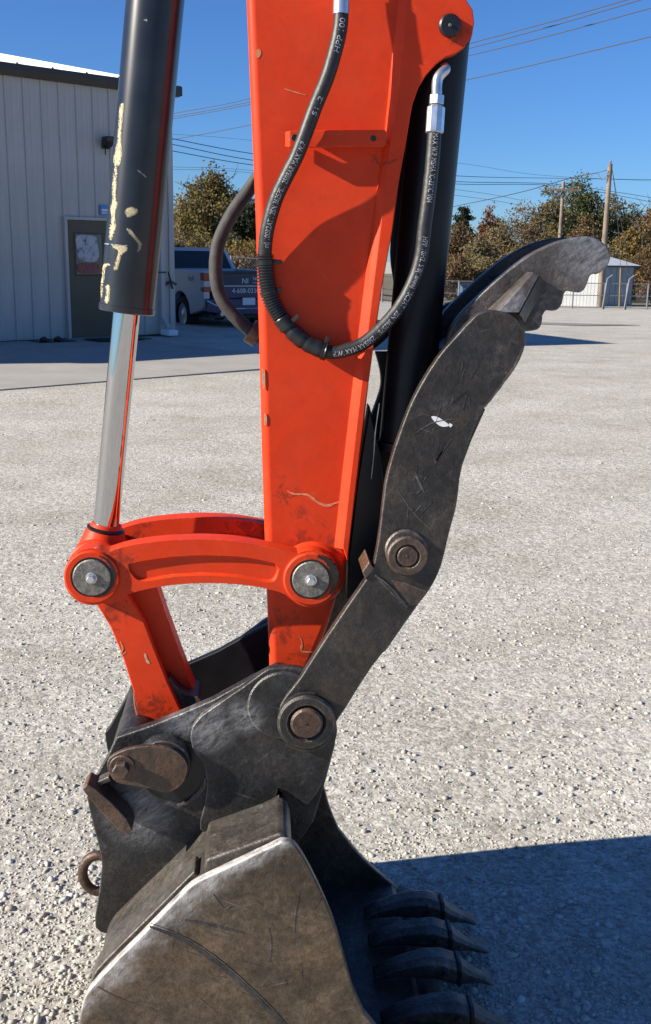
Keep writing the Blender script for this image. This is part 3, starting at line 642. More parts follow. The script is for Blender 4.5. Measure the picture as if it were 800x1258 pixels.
def build_shed():
    D = 66.0; c = gpt(735, D); m = D/FPX
    a = R_(28); ur = Vector((math.cos(a), math.sin(a), 0)); ul = Vector((-math.sin(a)*1.0, math.cos(a), 0)); ul = Vector((-math.cos(R_(38)), math.sin(R_(38)), 0))
    Lr, Ll, H = 3.0, 3.1, 2.48
    root = empty('yard_shed', c); tag(root, 'small shed with hipped light roof behind the chain link fence', 'shed')
    Z = Vector((0, 0, 1))
    c = c - Z*0.05
    # side towards the sun: white corrugated sheets; shaded side: blue grey
    k = 14
    for i in range(k):
        p0 = c+ul*(Ll*i/k); p1 = c+ul*(Ll*(i+0.93)/k)
        nn = Vector((-ul.y, ul.x, 0)); nn = nn if nn.y < 0 else -nn
        MB().prism([p0, p1, p1+Z*H, p0+Z*H], tuple(nn*(0.03))).build('wall_sheet', WHITECORR, root)
    k = 6
    for i in range(k):
        p0 = c+ur*(Lr*i/k+0.02); p1 = c+ur*(Lr*(i+0.97)/k)
        nn = Vector((ur.y, -ur.x, 0))
        MB().prism([p0, p1, p1+Z*H, p0+Z*H], tuple(nn*(0.03))).build('wall_board', BLUEGREY, root)
    MB().prism([c+ul*0.03+ur*0.03, c+ul*(Ll-0.03)+ur*0.03, c+ul*(Ll-0.03)+ur*(Lr-0.03), c+ur*(Lr-0.03)+ul*0.03], tuple(Z*(H-0.02))).build('core_wall', BLUEGREY, root)
    ov = 0.28; b = [c-ul*ov-ur*ov, c+ul*(Ll+ov)-ur*ov, c+ul*(Ll+ov)+ur*(Lr+ov), c-ul*ov+ur*(Lr+ov)]
    ap_ = c+ul*Ll/2+ur*Lr/2+Z*(H+0.85)
    mb = MB(); mb.add([q+Z*(H+0.0) for q in b]+[q+Z*(H+0.07) for q in b]+[ap_], [(3,2,1,0),(0,1,5,4),(1,2,6,5),(2,3,7,6),(3,0,4,7),(4,5,8),(5,6,8),(6,7,8),(7,4,8)])
    rf = mb.build('roof', LIGHTROOF, root)
    mb = MB(); mb.tube([b[0]+Z*H, b[3]+Z*H], 0.05, 6); mb.build('gutter', TRIM, rf)
    mb = MB(); mb.tube([b[3]+Z*(H-0.02), c+ur*(Lr+0.03)+Z*(H-0.3), c+ur*(Lr+0.03)+Z*0.05], 0.045, 6); mb.build('downspout', TRIM, root)
build_shed()

def pole(xp, D, ytop, r, label, arm=None):
    b = gpt(xp, D); top = P(xp, ytop, D).z
    if xp > 700: pass
    root = empty('utility_pole', b); tag(root, label, 'pole', 'utility poles')
    MB().tube([b-Vector((0,0,0.3)), b+Vector((0,0,(top-b.z)*0.5)), Vector((b.x, b.y, top))], [r, r*0.9, r*0.78], 12).build('pole_shaft', WOOD, root, smooth=True)
    return root, b, Vector((b.x, b.y, top))
def cyl_ins(root, p):
    mb = MB(); mb.tube([p, p+Vector((0, 0, 0.1)), p+Vector((0, 0, 0.2))], [0.03, 0.07, 0.03], 8); mb.build('insulator', GALV, root, smooth=True)
xb = 738.5
p2r, p2b, p2t = pole(xb, 62.0, 201, 0.165, 'bare tall wooden utility pole standing beside the shed')
p1r, p1b, p1t = pole(684, 84.0, 223, 0.17, 'wooden utility pole with crossarm in front of the trees')
arm_a, arm_b = p1t+Vector((-1.15, 0, -0.62)), p1t+Vector((1.25, 0, -0.62))
mb = MB(); mb.hexa([arm_a+Vector(q) for q in ((0,-.22,-.08),(2.4,-.22,-.08),(2.4,-.16,-.08),(0,-.16,-.08),(0,-.22,.08),(2.4,-.22,.08),(2.4,-.16,.08),(0,-.16,.08))]); mb.build('crossarm', WOOD, p1r)
for dx in (0.08, 0.75, 2.3): cyl_ins(p1r, arm_a+Vector((dx, -0.19, 0.08)))
mb = MB(); mb.tube([p1t+Vector((-0.6, -0.2, -0.66)), p1t+Vector((0, -0.18, -1.3))], 0.03, 6); mb.tube([p1t+Vector((0.6, -0.2, -0.66)), p1t+Vector((0, -0.18, -1.3))], 0.03, 6); mb.build('brace', GALV, p1r)
mb = MB(); mb.tube([p2t+Vector((-0.2, -0.1, -0.35)), p2t+Vector((-0.75, -0.1, -0.5)), p2t+Vector((-0.45, -0.1, -0.9)), p2t+Vector((-0.15, -0.1, -0.6))], 0.03, 6); mb.build('line_clamp', GALV, p2r)
cyl_ins(p2r, p2t+Vector((0, 0, 0.0)))

# overhead wires, each a thing of its own
def wire(pts, label, r=0.02):
    w = [P(a, b, D) for a, b, D in pts]
    o = MB().tube(spline(w, 10), r, 5).build('power_line', WIRE, smooth=True); tag(o, label, 'wire', 'overhead power lines')
wire([(60, 168, 95), (215, 139, 88), (303, 122, 82), (582, 52, 62), (770, 0, 50), (1000, -72, 40)], 'uppermost of the three bunched power lines rising to the right edge of the sky', 0.026)
wire([(60, 172, 95), (215, 143, 88), (303, 126, 82), (582, 58, 62), (787, 0, 50), (1000, -66, 40)], 'middle one of the three bunched power lines rising to the right edge of the sky', 0.026)
wire([(60, 174, 95), (215, 145.5, 88), (303, 129, 82), (582, 67, 62), (800, 10, 50), (1000, -48, 40)], 'lowest of the three bunched power lines rising to the right edge of the sky', 0.026)
wire([(60, 198, 95), (215, 171, 88), (305, 154, 82), (574, 98, 62), (800, 45, 50), (1000, -5, 42)], 'single power line below the bunched three, rising to the right edge', 0.026)
wire([(120, 152, 70), (215, 171, 74), (305, 188, 80), (420, 203, 90), (560, 216, 100), (686, 219, 120), (900, 222, 140)], 'highest of three parallel power lines sloping down right towards the orange arm', 0.026)
wire([(120, 160, 70), (215, 178, 74), (305, 196, 80), (420, 211, 90), (560, 223, 100), (690, 227, 110), (820, 246, 120)], 'middle of three parallel power lines sloping down right towards the orange arm', 0.026)
wire([(120, 168, 70), (215, 186, 74), (305, 202, 80), (420, 216, 90), (560, 226, 100), (690, 229, 110), (820, 252, 120)], 'lowest of three parallel power lines sloping down right towards the orange arm', 0.026)
wire([(120, 160, 120), (215, 165, 120), (305, 172, 120), (560, 200, 120), (675, 216, 120), (900, 226, 120)], 'faint thin power line high above the left tree', 0.016)
wire([(120, 201, 110), (215, 205, 110), (305, 209, 110), (560, 233, 110), (640, 246, 110)], 'upper of two close thin power lines just over the left tree', 0.018)
wire([(120, 205, 110), (215, 208, 110), (305, 212, 110), (560, 240, 110), (640, 252, 110)], 'lower of two close thin power lines just over the left tree', 0.018)
q = p2t+Vector((-0.7, -0.1, -0.5))
w = [q, P(700, 219, 68), P(640, 236, 78), P(575, 250, 90), P(480, 268, 110), P(330, 282, 140)]
o = MB().tube(spline(w, 8), 0.03, 5).build('power_line', WIRE, smooth=True); tag(o, 'dark service cable leaving the bare pole top down towards the left', 'wire', 'overhead power lines')
for k, (a, b, D, lab) in enumerate(((757, 242, 66, 'steep thin guy wire on the right of the bare pole'), (768, 300, 69, 'shallow thin guy wire on the right of the bare pole'))):
    o = MB().tube([p2t+Vector((0.1, 0, -0.2)), P(a, b, 63), Vector((p2b.x+1.6+0.8*k, 62.5+k, gz(p2b.x+2, 62)))], 0.015, 5).build('guy_wire', WIRE, smooth=True); tag(o, lab, 'wire')
gb = gpt(763, 61.0); o = MB().tube([gb, gb+Vector((-0.1, 0.0, 2.25))], 0.04, 8).build('guy_guard', YELLOW, smooth=True); tag(o, 'yellow guy wire guard standing in front of the shed', 'guard')

# chain link fence
def fence_mesh_mat():
    m, n, b = newmat('chain_link'); out = n.nodes['Material Output'] if 'Material Output' in n.nodes else [x for x in n.nodes if x.type == 'OUTPUT_MATERIAL'][0]
    tr = n.nodes.new('ShaderNodeBsdfTransparent'); mx = n.nodes.new('ShaderNodeMixShader')
    tc = n.nodes.new('ShaderNodeTexCoord'); vals = []
    for rot in (45, -45):
        mp = n.nodes.new('ShaderNodeMapping'); mp.inputs['Rotation'].default_value = (0, R_(rot), 0)
        L(n, tc.outputs['Object'], mp.inputs[0])
        wv = n.nodes.new('ShaderNodeTexWave'); wv.bands_direction = 'X'; wv.inputs['Scale'].default_value = 3.1; L(n, mp.outputs[0], wv.inputs[0])
        vals.append(ramp(n, wv.outputs['Fac'], [(0.955, 0.0), (0.98, 0.6)]))
    L(n, math_(n, 'MAXIMUM', vals[0], vals[1]), mx.inputs[0]); L(n, tr.outputs[0], mx.inputs[1]); L(n, b.outputs[0], mx.inputs[2]); L(n, mx.outputs[0], out.inputs[0])
    b.inputs['Base Color'].default_value = (0.16, 0.17, 0.18, 1); b.inputs['Roughness'].default_value = 0.5
    return m
CHAIN = fence_mesh_mat()
fx = [190, 237, 284, 331, 378, 425, 470, 517, 564, 611, 658, 705, 744, 771, 797, 840, 884]
fr = empty('chain_link_fence', gpt(640, 58)); tag(fr, 'grey chain link fence crossing the far side of the yard', 'fence')
FD = 58.0; FH = 1.42
for xp in fx:
    b = gpt(xp, FD)
    MB().tube([b-Vector((0,0,0.2)), b+Vector((0,0,FH))], 0.045, 8).build('post', GALV, fr, smooth=True)
    if xp in (744, 771):
        MB().tube([b+Vector((-0.1,-0.05,0.0)), b+Vector((0.06,-0.05,FH+0.22)), b+Vector((0.32,-0.05,FH+0.42))], 0.04, 6).build('brace_post', GALV, fr, smooth=True)
for a, b in zip(fx[:-1], fx[1:]):
    for hh in (FH-0.03, FH*0.52, 0.1):
        MB().tube([gpt(a, FD, hh), gpt(b, FD, hh)], 0.024, 6).build('rail', GALV, fr, smooth=True)
    q = [gpt(a, FD+0.06, 0.03), gpt(b, FD+0.06, 0.03), gpt(b, FD+0.06, FH), gpt(a, FD+0.06, FH)]
    MB().add(q, [(0, 1, 2, 3)]).build('chain_link_panel', CHAIN, fr)
# blue skip far behind the fence
b = gpt(581, 73); mb = MB(); mb.hexa([b+Vector(q) for q in ((-.7,-.5,0),(.7,-.5,0),(.7,.6,0),(-.7,.6,0),(-.85,-.6,1.05),(.85,-.6,1.05),(.85,.7,1.2),(-.85,.7,1.2))])
o = mb.build('waste_bin', simple('blue_bin', (0.06, 0.13, 0.22), 0.5), bevel=0.03); tag(o, 'small blue waste bin beyond the fence behind the thumb', 'bin')
mb = MB(); mb.hexa([b+Vector(q) for q in ((-.88,-.63,1.07),(.88,-.63,1.07),(.88,.72,1.22),(-.88,.72,1.22),(-.85,-.6,1.12),(.85,-.6,1.12),(.85,.7,1.30),(-.85,.7,1.30))]); mb.build('lid', BLACKPL, o)
# distant white house gable seen left of the pole gap is mostly hidden; low white trailer stands behind the shed
b = gpt(784, 92); mb = MB(); mb.hexa([b+Vector(q) for q in ((-1.6,-1,0.5),(1.8,-1,0.5),(1.8,1,0.5),(-1.6,1,0.5),(-1.6,-1,2.9),(1.8,-1,2.9),(1.8,1,2.9),(-1.6,1,2.9))])
o = mb.build('white_trailer', WHITECORR, bevel=0.05); tag(o, 'white box trailer showing just over the shed roof', 'trailer')
for dx in (-0.8, 0.9):
    MB().tube([b+Vector((dx, -1.05, 0.42)), b+Vector((dx, -0.85, 0.42))], 0.42, 14).build('wheel', TYRE, o, smooth=True)

# ------------------------------------------------------------------ trees
def leaf_mat(name, stops):
    m, n, b = newmat(name)
    a = n.nodes.new('ShaderNodeAttribute'); a.attribute_name = 'tone'
    col = ramp(n, a.outputs['Fac'], stops)
    L(n, col, b.inputs['Base Color']); b.inputs['Roughness'].default_value = 0.8
    b.inputs['Specular IOR Level'].default_value = 0.15
    out = [x for x in n.nodes if x.type == 'OUTPUT_MATERIAL'][0]
    t = n.nodes.new('ShaderNodeBsdfTranslucent'); L(n, col, t.inputs[0])
    mx = n.nodes.new('ShaderNodeMixShader'); mx.inputs[0].default_value = 0.3
    L(n, b.outputs[0], mx.inputs[1]); L(n, t.outputs[0], mx.inputs[2]); L(n, mx.outputs[0], out.inputs[0])
    return m
LEAF = {
 'olive': leaf_mat('olive_leaves', [(0.0, (0.055, 0.046, 0.018)), (0.5, (0.145, 0.115, 0.045)), (1.0, (0.24, 0.185, 0.078))]),
 'brown': leaf_mat('brown_leaves', [(0.0, (0.060, 0.040, 0.021)), (0.5, (0.165, 0.108, 0.054)), (1.0, (0.27, 0.19, 0.10))]),
 'green': leaf_mat('green_leaves', [(0.0, (0.036, 0.046, 0.017)), (0.5, (0.095, 0.108, 0.038)), (1.0, (0.18, 0.17, 0.064))]),
 'gold': leaf_mat('gold_leaves', [(0.0, (0.09, 0.062, 0.02)), (0.5, (0.20, 0.14, 0.045)), (1.0, (0.30, 0.215, 0.08))]),
 'russet': leaf_mat('russet_leaves', [(0.0, (0.07, 0.030, 0.017)), (0.5, (0.19, 0.085, 0.040)), (1.0, (0.29, 0.16, 0.075))]),
 'dark': leaf_mat('dark_evergreen', [(0.0, (0.018, 0.024, 0.013)), (0.5, (0.042, 0.052, 0.026)), (1.0, (0.085, 0.09, 0.042))]),
 'scrub': leaf_mat('scrub_leaves', [(0.0, (0.085, 0.068, 0.036)), (0.5, (0.185, 0.148, 0.076)), (1.0, (0.29, 0.235, 0.13))]),
}
BARK = simple('bark', (0.10, 0.085, 0.07), 0.9, var=0.35, scale=4)
def tree(xp, ytop, D, wpx, kind, label, seed, dens=1.0, trunk=0.30, leaf=0.20, group='trees behind the yard', bush=False, ragged=0.25):
    rng = np.random.default_rng(seed); rnd = random.Random(seed)
    b = gpt(xp, D); H = P(xp, ytop, D).z-b.z; Wd = wpx*D/FPX/2
    root = empty('shrub' if bush else 'tree', b); tag(root, label, 'shrub' if bush else 'tree', group)
    zc0 = H*(0.04 if bush else trunk)
    mb = MB(); tops = []
    lean = Vector((rnd.uniform(-.05, .05)*H, rnd.uniform(-.05, .05)*H, 0))
    mb.tube([b-Vector((0, 0, 0.2)), b+lean*0.4+Vector((0, 0, H*0.35)), b+lean+Vector((0, 0, H*0.85))], [0.035*H*0.6, 0.022*H*0.6, 0.005*H], 8)
    for k in range(5 if bush else 11):
        t = rnd.uniform(0.15, 0.7); s = b+lean*t+Vector((0, 0, H*t)); an = rnd.uniform(0, 6.28); ln = Wd*rnd.uniform(0.55, 1.0)
        e = s+Vector((math.cos(an)*ln, math.sin(an)*ln, H*rnd.uniform(0.12, 0.32)))
        mb.tube([s, (s+e)/2+Vector((0, 0, 0.05*H)), e], [0.010*H, 0.006*H, 0.0022*H], 5); tops.append(e)
        for j in range(3):
            m_ = s+(e-s)*rnd.uniform(0.4, 0.9); e2 = m_+Vector((rnd.uniform(-1, 1)*ln*0.5, rnd.uniform(-1, 1)*ln*0.5, H*rnd.uniform(0.04, 0.18)))
            mb.tube([m_, e2], [0.004*H, 0.0012*H], 4)
    mb.build('trunk', BARK, root, smooth=True)
    # leaves gathered in clumps through the crown volume
    nc = int(120*dens); hc = (H-zc0)
    cl = []
    while len(cl) < nc:
        u = rng.normal(0, 1, 3); u /= np.linalg.norm(u); rr = rng.uniform(0.25, 1)**0.6
        q = u*rr*(1+rng.normal(0, ragged*0.45)); zz = 0.5+0.5*q[2]
        prof_ = math.sin(math.pi*min(1, max(0.02, zz*0.86+0.12)))**0.55
        cl.append((q[0]*Wd*prof_*0.95, q[1]*Wd*prof_*0.95, zc0+hc*min(1.0, max(0.0, zz)), rng.uniform(0.6, 1.25)))
    cl = np.array(cl); ct = np.clip(rng.normal(0.5, 0.15, nc), 0, 1)
    per = int(60*dens) if not bush else 60
    idx = np.repeat(np.arange(nc), per); n = len(idx)
    rad = np.minimum(Wd*0.24, hc*0.16)
    off = rng.normal(0, 1, (n, 3))*np.array([1, 1, 0.75])*(rad*cl[idx, 3]*0.62)[:, None]
    ce = cl[idx, :3]+off; ce[:, 2] = np.clip(ce[:, 2], 0.03, None)
    a = rng.normal(0, 1, (n, 3)); a /= np.linalg.norm(a, axis=1)[:, None]
    t2 = rng.normal(0, 1, (n, 3)); t2 -= a*(a*t2).sum(1)[:, None]; t2 /= np.linalg.norm(t2, axis=1)[:, None]
    sz = (leaf*rng.uniform(0.5, 1.25, n))[:, None]
    V = np.stack([ce-a*sz*0.55, ce+t2*sz*0.33, ce+a*sz*0.55, ce-t2*sz*0.33], 1)+np.array(b)
    me = bpy.data.meshes.new('crown'); me.vertices.add(n*4); me.vertices.foreach_set('co', V.reshape(-1))
    me.loops.add(n*4); me.loops.foreach_set('vertex_index', np.arange(n*4, dtype=np.int32))
    me.polygons.add(n); me.polygons.foreach_set('loop_start', np.arange(0, n*4, 4, dtype=np.int32))
    at = me.attributes.new('tone', 'FLOAT', 'FACE'); at.data.foreach_set('value', np.clip(ct[idx]+rng.normal(0, 0.11, n), 0, 1).astype(np.float32))
    me.update(); me.validate(); me.materials.append(LEAF[kind])
    o = bpy.data.objects.new('crown', me); COL.objects.link(o); adopt(o, root)
TREES = [  # column, top row, distance, width px, kind, label, density, leaf
 (262, 211, 92, 92, 'olive', 'broad rounded olive brown tree above the pickup truck', 1.5, 0.26),
 (232, 250, 98, 60, 'brown', 'small bare brown tree between building corner and rounded tree', 0.8, 0.22),
 (298, 236, 88, 60, 'dark', 'dark tree half hidden by the orange arm and rear hose', 1.1, 0.24),
 (566, 248, 105, 30, 'dark', 'narrow dark evergreen just right of the black thumb cylinder', 1.2, 0.22),
 (598, 254, 112, 44, 'russet', 'russet topped tree above the far fence', 1.0, 0.24),
 (560, 274, 95, 66, 'brown', 'low brown tree nearest the black thumb cylinder', 1.1, 0.22),
 (612, 272, 92, 60, 'scrub', 'tan wispy tree left of the crossarm pole', 1.0, 0.20),
 (642, 246, 96, 66, 'brown', 'loose brown tree with bare twigs left of the crossarm pole', 0.7, 0.20),
 (668, 232, 100, 64, 'olive', 'olive tree directly left of the crossarm pole', 1.1, 0.22),
 (706, 222, 104, 84, 'green', 'tallest green tree behind the crossarm pole', 1.4, 0.24),
 (742, 240, 108, 66, 'olive', 'olive green tree behind the bare pole', 1.1, 0.24),
 (770, 248, 110, 54, 'green', 'green tree right of the bare pole', 1.0, 0.24),
 (800, 244, 100, 60, 'brown', 'brown tree cut by the right edge of the view', 1.2, 0.22),
 (806, 234, 118, 44, 'dark', 'dark green crown peeking up at the right edge', 1.1, 0.24),
 (772, 282, 86, 60, 'gold', 'golden leaved tree above the shed roof', 1.0, 0.20),
 (640, 300, 84, 54, 'gold', 'low golden green tree behind the thumb claw', 0.9, 0.18),
 (672, 286, 88, 58, 'olive', 'mid height olive tree below the crossarm', 1.0, 0.20),
 (716, 268, 92, 60, 'brown', 'brown tree between the two utility poles', 1.0, 0.20),
 (586, 296, 86, 62, 'scrub', 'tan scrubby tree above the far fence', 1.1, 0.20),
 (850, 240, 100, 70, 'olive', 'olive tree just past the right edge', 1.1, 0.24),
]
for i, (a, b, D, w_, kd, lab, de, lf) in enumerate(TREES): tree(a, b, D, w_, kd, lab, 40+i, de, leaf=lf, trunk=0.16)
SHRUBS = [(218, 298, 70, 60, 'scrub'), (246, 290, 74, 58, 'olive'), (276, 288, 72, 60, 'scrub'), (304, 296, 70, 56, 'gold'), (232, 310, 60, 60, 'brown'), (268, 306, 62, 56, 'scrub'), (296, 310, 60, 50, 'brown'),
 (556, 312, 78, 60, 'brown'), (590, 320, 80, 56, 'scrub'), (624, 318, 79, 56, 'olive'), (745, 306, 80, 56, 'scrub'), (800, 300, 78, 60, 'brown'), (660, 312, 80, 56, 'scrub'), (700, 306, 82, 60, 'gold'), (770, 316, 84, 46, 'olive')]
SL = ['tan shrub against the building corner', 'olive shrub over the truck cab roof', 'tan shrub over the truck bed', 'golden shrub beside the left edge of the orange arm', 'brown thicket behind the truck cab',
 'tan thicket right behind the truck tailgate', 'brown thicket inside the rear hose loop', 'brown shrub beside the black thumb cylinder', 'tan shrub over the far fence left of the thumb', 'olive shrub just above the rear thumb plate',
 'tan shrub left of the bare pole foot', 'brown shrub at the right edge above the shed', 'tan shrub hidden by the thumb claw', 'golden shrub between the poles behind the claw', 'olive shrub peeking over the shed roof']
for i, ((a, b, D, w_, kd), lab) in enumerate(zip(SHRUBS, SL)): tree(a, b, D, w_, kd, lab, 90+i, 1.1, leaf=0.17, bush=True, group='shrubs along the tree line')

# ------------------------------------------------------------------ excavator arm
YC = 2.147                            # centre plane of the arm
Y_STICK0, Y_STICK1 = 2.085, 2.209
Y_LINK = 2.036; T_LINK = 0.045
Y_EAR = 2.000; Y_EARTOP = 1.984
Y_THUMB = 1.945; Y_CLAW = 1.985
Y_BN, Y_BF = 1.773, 2.475             # bucket side plates, outer faces
EX = empty('excavator', Vector((P(250, 1200, YC).x, YC, 0)))
tag(EX, 'orange excavator arm with black bucket resting on the gravel', 'excavator')

# --- stick -------------------------------------------------------------
left = [(295, -420), (300.5, -140), (303, 0), (308, 120), (314, 260), (318, 400), (322, 560), (326, 680), (331, 815), (332, 850)]
right = [(370, 850), (402, 775), (428, 690), (444, 560), (462, 400), (478, 250), (492, 120), (503, 0), (514, -140), (536, -420)]
so_ = [P(a, b, Y_STICK0) for a, b in left+right]
stick = MB().prism(so_, (0, Y_STICK1-Y_STICK0, 0)).build('dipper_stick', ORANGE_CLEAN, EX, bevel=0.017, seg=4, angle=50)
# bottom boss of the stick
disc('pivot_boss', 366, 856, 30, Y_STICK0-0.004, Y_STICK1-Y_STICK0+0.008, ORANGE, stick, 0.004)
# raised rear flange with the lug for the thumb cylinder
fl_out = [(529, -420), (507, -140), (500.5, 0), (493, 70), (488, 120), (480.5, 165), (476, 200), (466, 290), (456, 370), (443, 480), (430, 590), (421, 672),
          (427, 690), (436, 610), (449, 500), (463, 398), (470, 350), (482, 285), (490, 225), (500, 170), (503, 150), (507, 128), (514, 108), (524, 92), (536, 79), (548, 70), (560, 66), (571, 58), (580, 44), (583, 28), (581, 12), (572, -2), (560, -14), (556, -40), (556, -140), (566, -420)]
flange = plate('stick_flange', fl_out, Y_STICK0-0.018, 0.03, ORANGE_CLEAN, stick, bevel=0.002)
plate('stick_flange', [(a, b) for a, b in fl_out], Y_STICK1-0.012, 0.03, ORANGE_CLEAN, stick, bevel=0.002, Yref=Y_STICK0-0.018).location.y += 0.0
# sloped weld bead on the sunny side of the flange
wl = [(528, -420), (507, -140), (499.5, 0), (492, 70), (487, 120), (479.5, 165), (475, 200), (465, 290), (455, 370), (442, 480), (429, 590), (420, 672)]
mb = MB(); rings = []
for k, (a, b) in enumerate(wl):
    p = P(a, b, Y_STICK0); w_ = 0.0155 if b < 160 or b > 230 else 0.011
    rings.append([Vector((p.x-w_, Y_STICK0-0.0006, p.z)), Vector((p.x-w_*0.45, Y_STICK0-0.0105, p.z)), Vector((p.x+0.001, Y_STICK0-0.0165, p.z)), Vector((p.x+0.004, Y_STICK0-0.012, p.z)), Vector((p.x+0.004, Y_STICK0+0.002, p.z)), Vector((p.x-w_, Y_STICK0+0.002, p.z))])
mb.loft(rings).build('weld_bead', ORANGE_CLEAN, stick, smooth=True)
# lug pin
disc('lug_pin', 553.5, 30.5, 13.5, Y_STICK0-0.028, 0.20, BLACK_DARK, EX, 0.003)
disc('grease_nipple', 553.5, 30.5, 2.2, Y_STICK0-0.031, 0.004, STEEL, EX, 0.001, n=12)
# hose bracket: flat bar standing off the stick, its left end bent back to the plate
yb = Y_STICK0-0.030
bar = [(356, 160.5), (473, 159.5), (475, 162), (475, 177), (472, 180.5), (418, 180.5), (404, 181), (356, 181)]
brk = plate('hose_bracket', bar, yb, 0.007, ORANGE_CLEAN, stick, bevel=0.0012)
e = [P(356, 160.5, yb), P(356, 181, yb)]; e2 = [P(350.5, 162, yb+0.012), P(350.5, 180, yb+0.012)]
mb = MB(); mb.hexa([e[1], e2[1], e2[1]+Vector((0, .006, 0)), e[1]+Vector((0, .006, 0)), e[0], e2[0], e2[0]+Vector((0, .006, 0)), e[0]+Vector((0, .006, 0))]); mb.build('bracket_lip', ORANGE_CLEAN, stick, bevel=0.001)
mb = MB(); a0 = P(392, 163, yb); a1 = P(466, 179, yb)
mb.box(a0.x, a1.x, yb+0.007, Y_STICK0-0.0005, a1.z, a0.z); mb.build('bracket_spacer', ORANGE_CLEAN, stick)
disc('bracket_hole', 459, 170, 3.6, yb-0.0006, 0.002, BLACK_DARK, stick, 0.0003, n=16)
disc('bracket_hole', 362, 169, 4.0, yb-0.0006, 0.002, BLACK_DARK, stick, 0.0003, n=16)

# marks on the stick face: thin scraped patches
def mark(pts, Y, mat, parent, name='scratch', eps=0.0006):
    w = [P(a, b, Y) for a, b in pts]
    return MB().prism([Vector((q.x, Y-eps, q.z)) for q in w], (0, eps*0.8, 0)).build(name, mat, parent)
def stroke(pts, wd_, Y, mat, parent, name='scratch', eps=0.0006):
    p = sm(pts, 4); Lf, Rt = [], []
    for i, (a, b) in enumerate(p):
        a0, b0 = p[max(0, i-1)]; a1, b1 = p[min(len(p)-1, i+1)]; d = math.hypot(a1-a0, b1-b0) or 1
        w_ = wd_*(0.35+0.65*math.sin(math.pi*(i+0.5)/len(p)))*(0.7+0.6*random.Random(i*7+int(a)).random())/2
        Lf.append((a-(b1-b0)/d*w_, b+(a1-a0)/d*w_)); Rt.append((a+(b1-b0)/d*w_, b-(a1-a0)/d*w_))
    return mark(Lf+Rt[::-1], Y, mat, parent, name, eps)
PALE_OR = simple('pale_orange_scuff', (0.60, 0.20, 0.09), 0.6, var=0.3, scale=120)
GRIME = simple('soil_grime', (0.10, 0.028, 0.014), 0.8, var=0.6, scale=90)
stroke([(353, 603), (362, 607), (378, 608), (392, 618), (404, 621), (416, 617), (430, 620)], 3.0, Y_STICK0, PALE_OR, stick)
stroke([(349, 109), (362, 113), (376, 117)], 1.5, Y_STICK0, PALE_OR, stick)
mark(sm([(314, 64), (318, 60), (321, 64), (319, 70), (316, 71)], 3, True), Y_STICK0, PALE_OR, stick)
stroke([(370, 793), (371, 800), (384, 801)], 1.5, Y_STICK0, PALE_OR, stick)
stroke([(367, 781), (371, 788), (371, 799)], 1.2, Y_STICK0, PALE_OR, stick)
for pts in ([(322, 452), (325, 456), (326, 470), (324, 478), (322, 468)], [(325, 507), (328, 512), (328, 520), (325, 522)]):
    mark(pts, Y_STICK0+0.0005, PALE, stick, 'paint_chip', 0.0022)

# --- link arms ------------------------------------------------------------
LC, RC = (113.5, 708.5), (382.0, 711.0)
top_e = sm([(136, 677), (160, 670), (200, 664.5), (245, 662.5), (290, 665), (335, 673), (362, 679)], 3)
bot_e = sm([(356, 735), (345, 728), (310, 720), (265, 716.5), (220, 718), (180, 724), (155, 731), (136, 738)], 3)
out_l = top_e + arc(RC[0], RC[1], 35, -118, 128, 20) + bot_e + arc(LC[0], LC[1], 35, 55, 300, 20)
top_i = sm([(158, 693), (180, 688.5), (220, 683.5), (260, 682.5), (300, 684.5), (338, 692)], 3)
bot_i = sm([(343, 699), (338, 713), (326, 715), (290, 709), (250, 707), (210, 709), (180, 714), (168, 712), (159, 702)], 3)
def link_arm(Y, front):
    yref = Y_LINK
    w = lambda pts, y: [Vector((q.x, y, q.z)) for q in px(pts, yref)]
    # outer casting with a recessed panel: front ring, inner wall, floor
    inner = top_i+bot_i
    mb = MB(); o_f = w(out_l, Y); o_b = w(out_l, Y+T_LINK)
    bm = bmesh.new()
    ov = [bm.verts.new(p) for p in o_f]; ob_ = [bm.verts.new(p) for p in o_b]
    cxy = (sum(a for a, b in inner)/len(inner), sum(b for a, b in inner)/len(inner))
    fl_ = [(a+(0.9 if a < cxy[0] else -0.9)*1.5, b+(2.2 if b < cxy[1] else -2.2)) for a, b in inner]
    iv = [bm.verts.new(p) for p in w(inner, Y)]; ifl = [bm.verts.new(p) for p in w(fl_, Y+0.008)]
    for A in (ov, iv):
        for i in range(len(A)): bm.edges.new((A[i], A[(i+1) % len(A)]))
    bmesh.ops.triangle_fill(bm, use_beauty=True, use_dissolve=False, edges=list(bm.edges))
    # drop any triangle that filled the pocket
    bm.faces.ensure_lookup_table()
    for i in range(len(iv)):
        j = (i+1) % len(iv); bm.faces.new((iv[i], iv[j], ifl[j], ifl[i]))
    bm.faces.new(ifl)
    n = len(ov)
    for i in range(n): bm.faces.new((ov[i], ob_[i], ob_[(i+1) % n], ov[(i+1) % n]))
    bm.faces.new(ob_[::-1])
    bmesh.ops.recalc_face_normals(bm, faces=bm.faces)
    me = bpy.data.meshes.new('link_arm'); bm.to_mesh(me); bm.free(); me.materials.append(ORANGE)
    o = bpy.data.objects.new('link_arm', me); COL.objects.link(o); adopt(o, EX)
    m = o.modifiers.new('bevel', 'BEVEL'); m.width = 0.004; m.segments = 3; m.limit_method = 'ANGLE'; m.angle_limit = R_(40)
    me.shade_smooth(); wnm = o.modifiers.new('wn', 'WEIGHTED_NORMAL'); wnm.keep_sharp = True
    return o
ln = link_arm(Y_LINK, True); lf = link_arm(2.213, False)
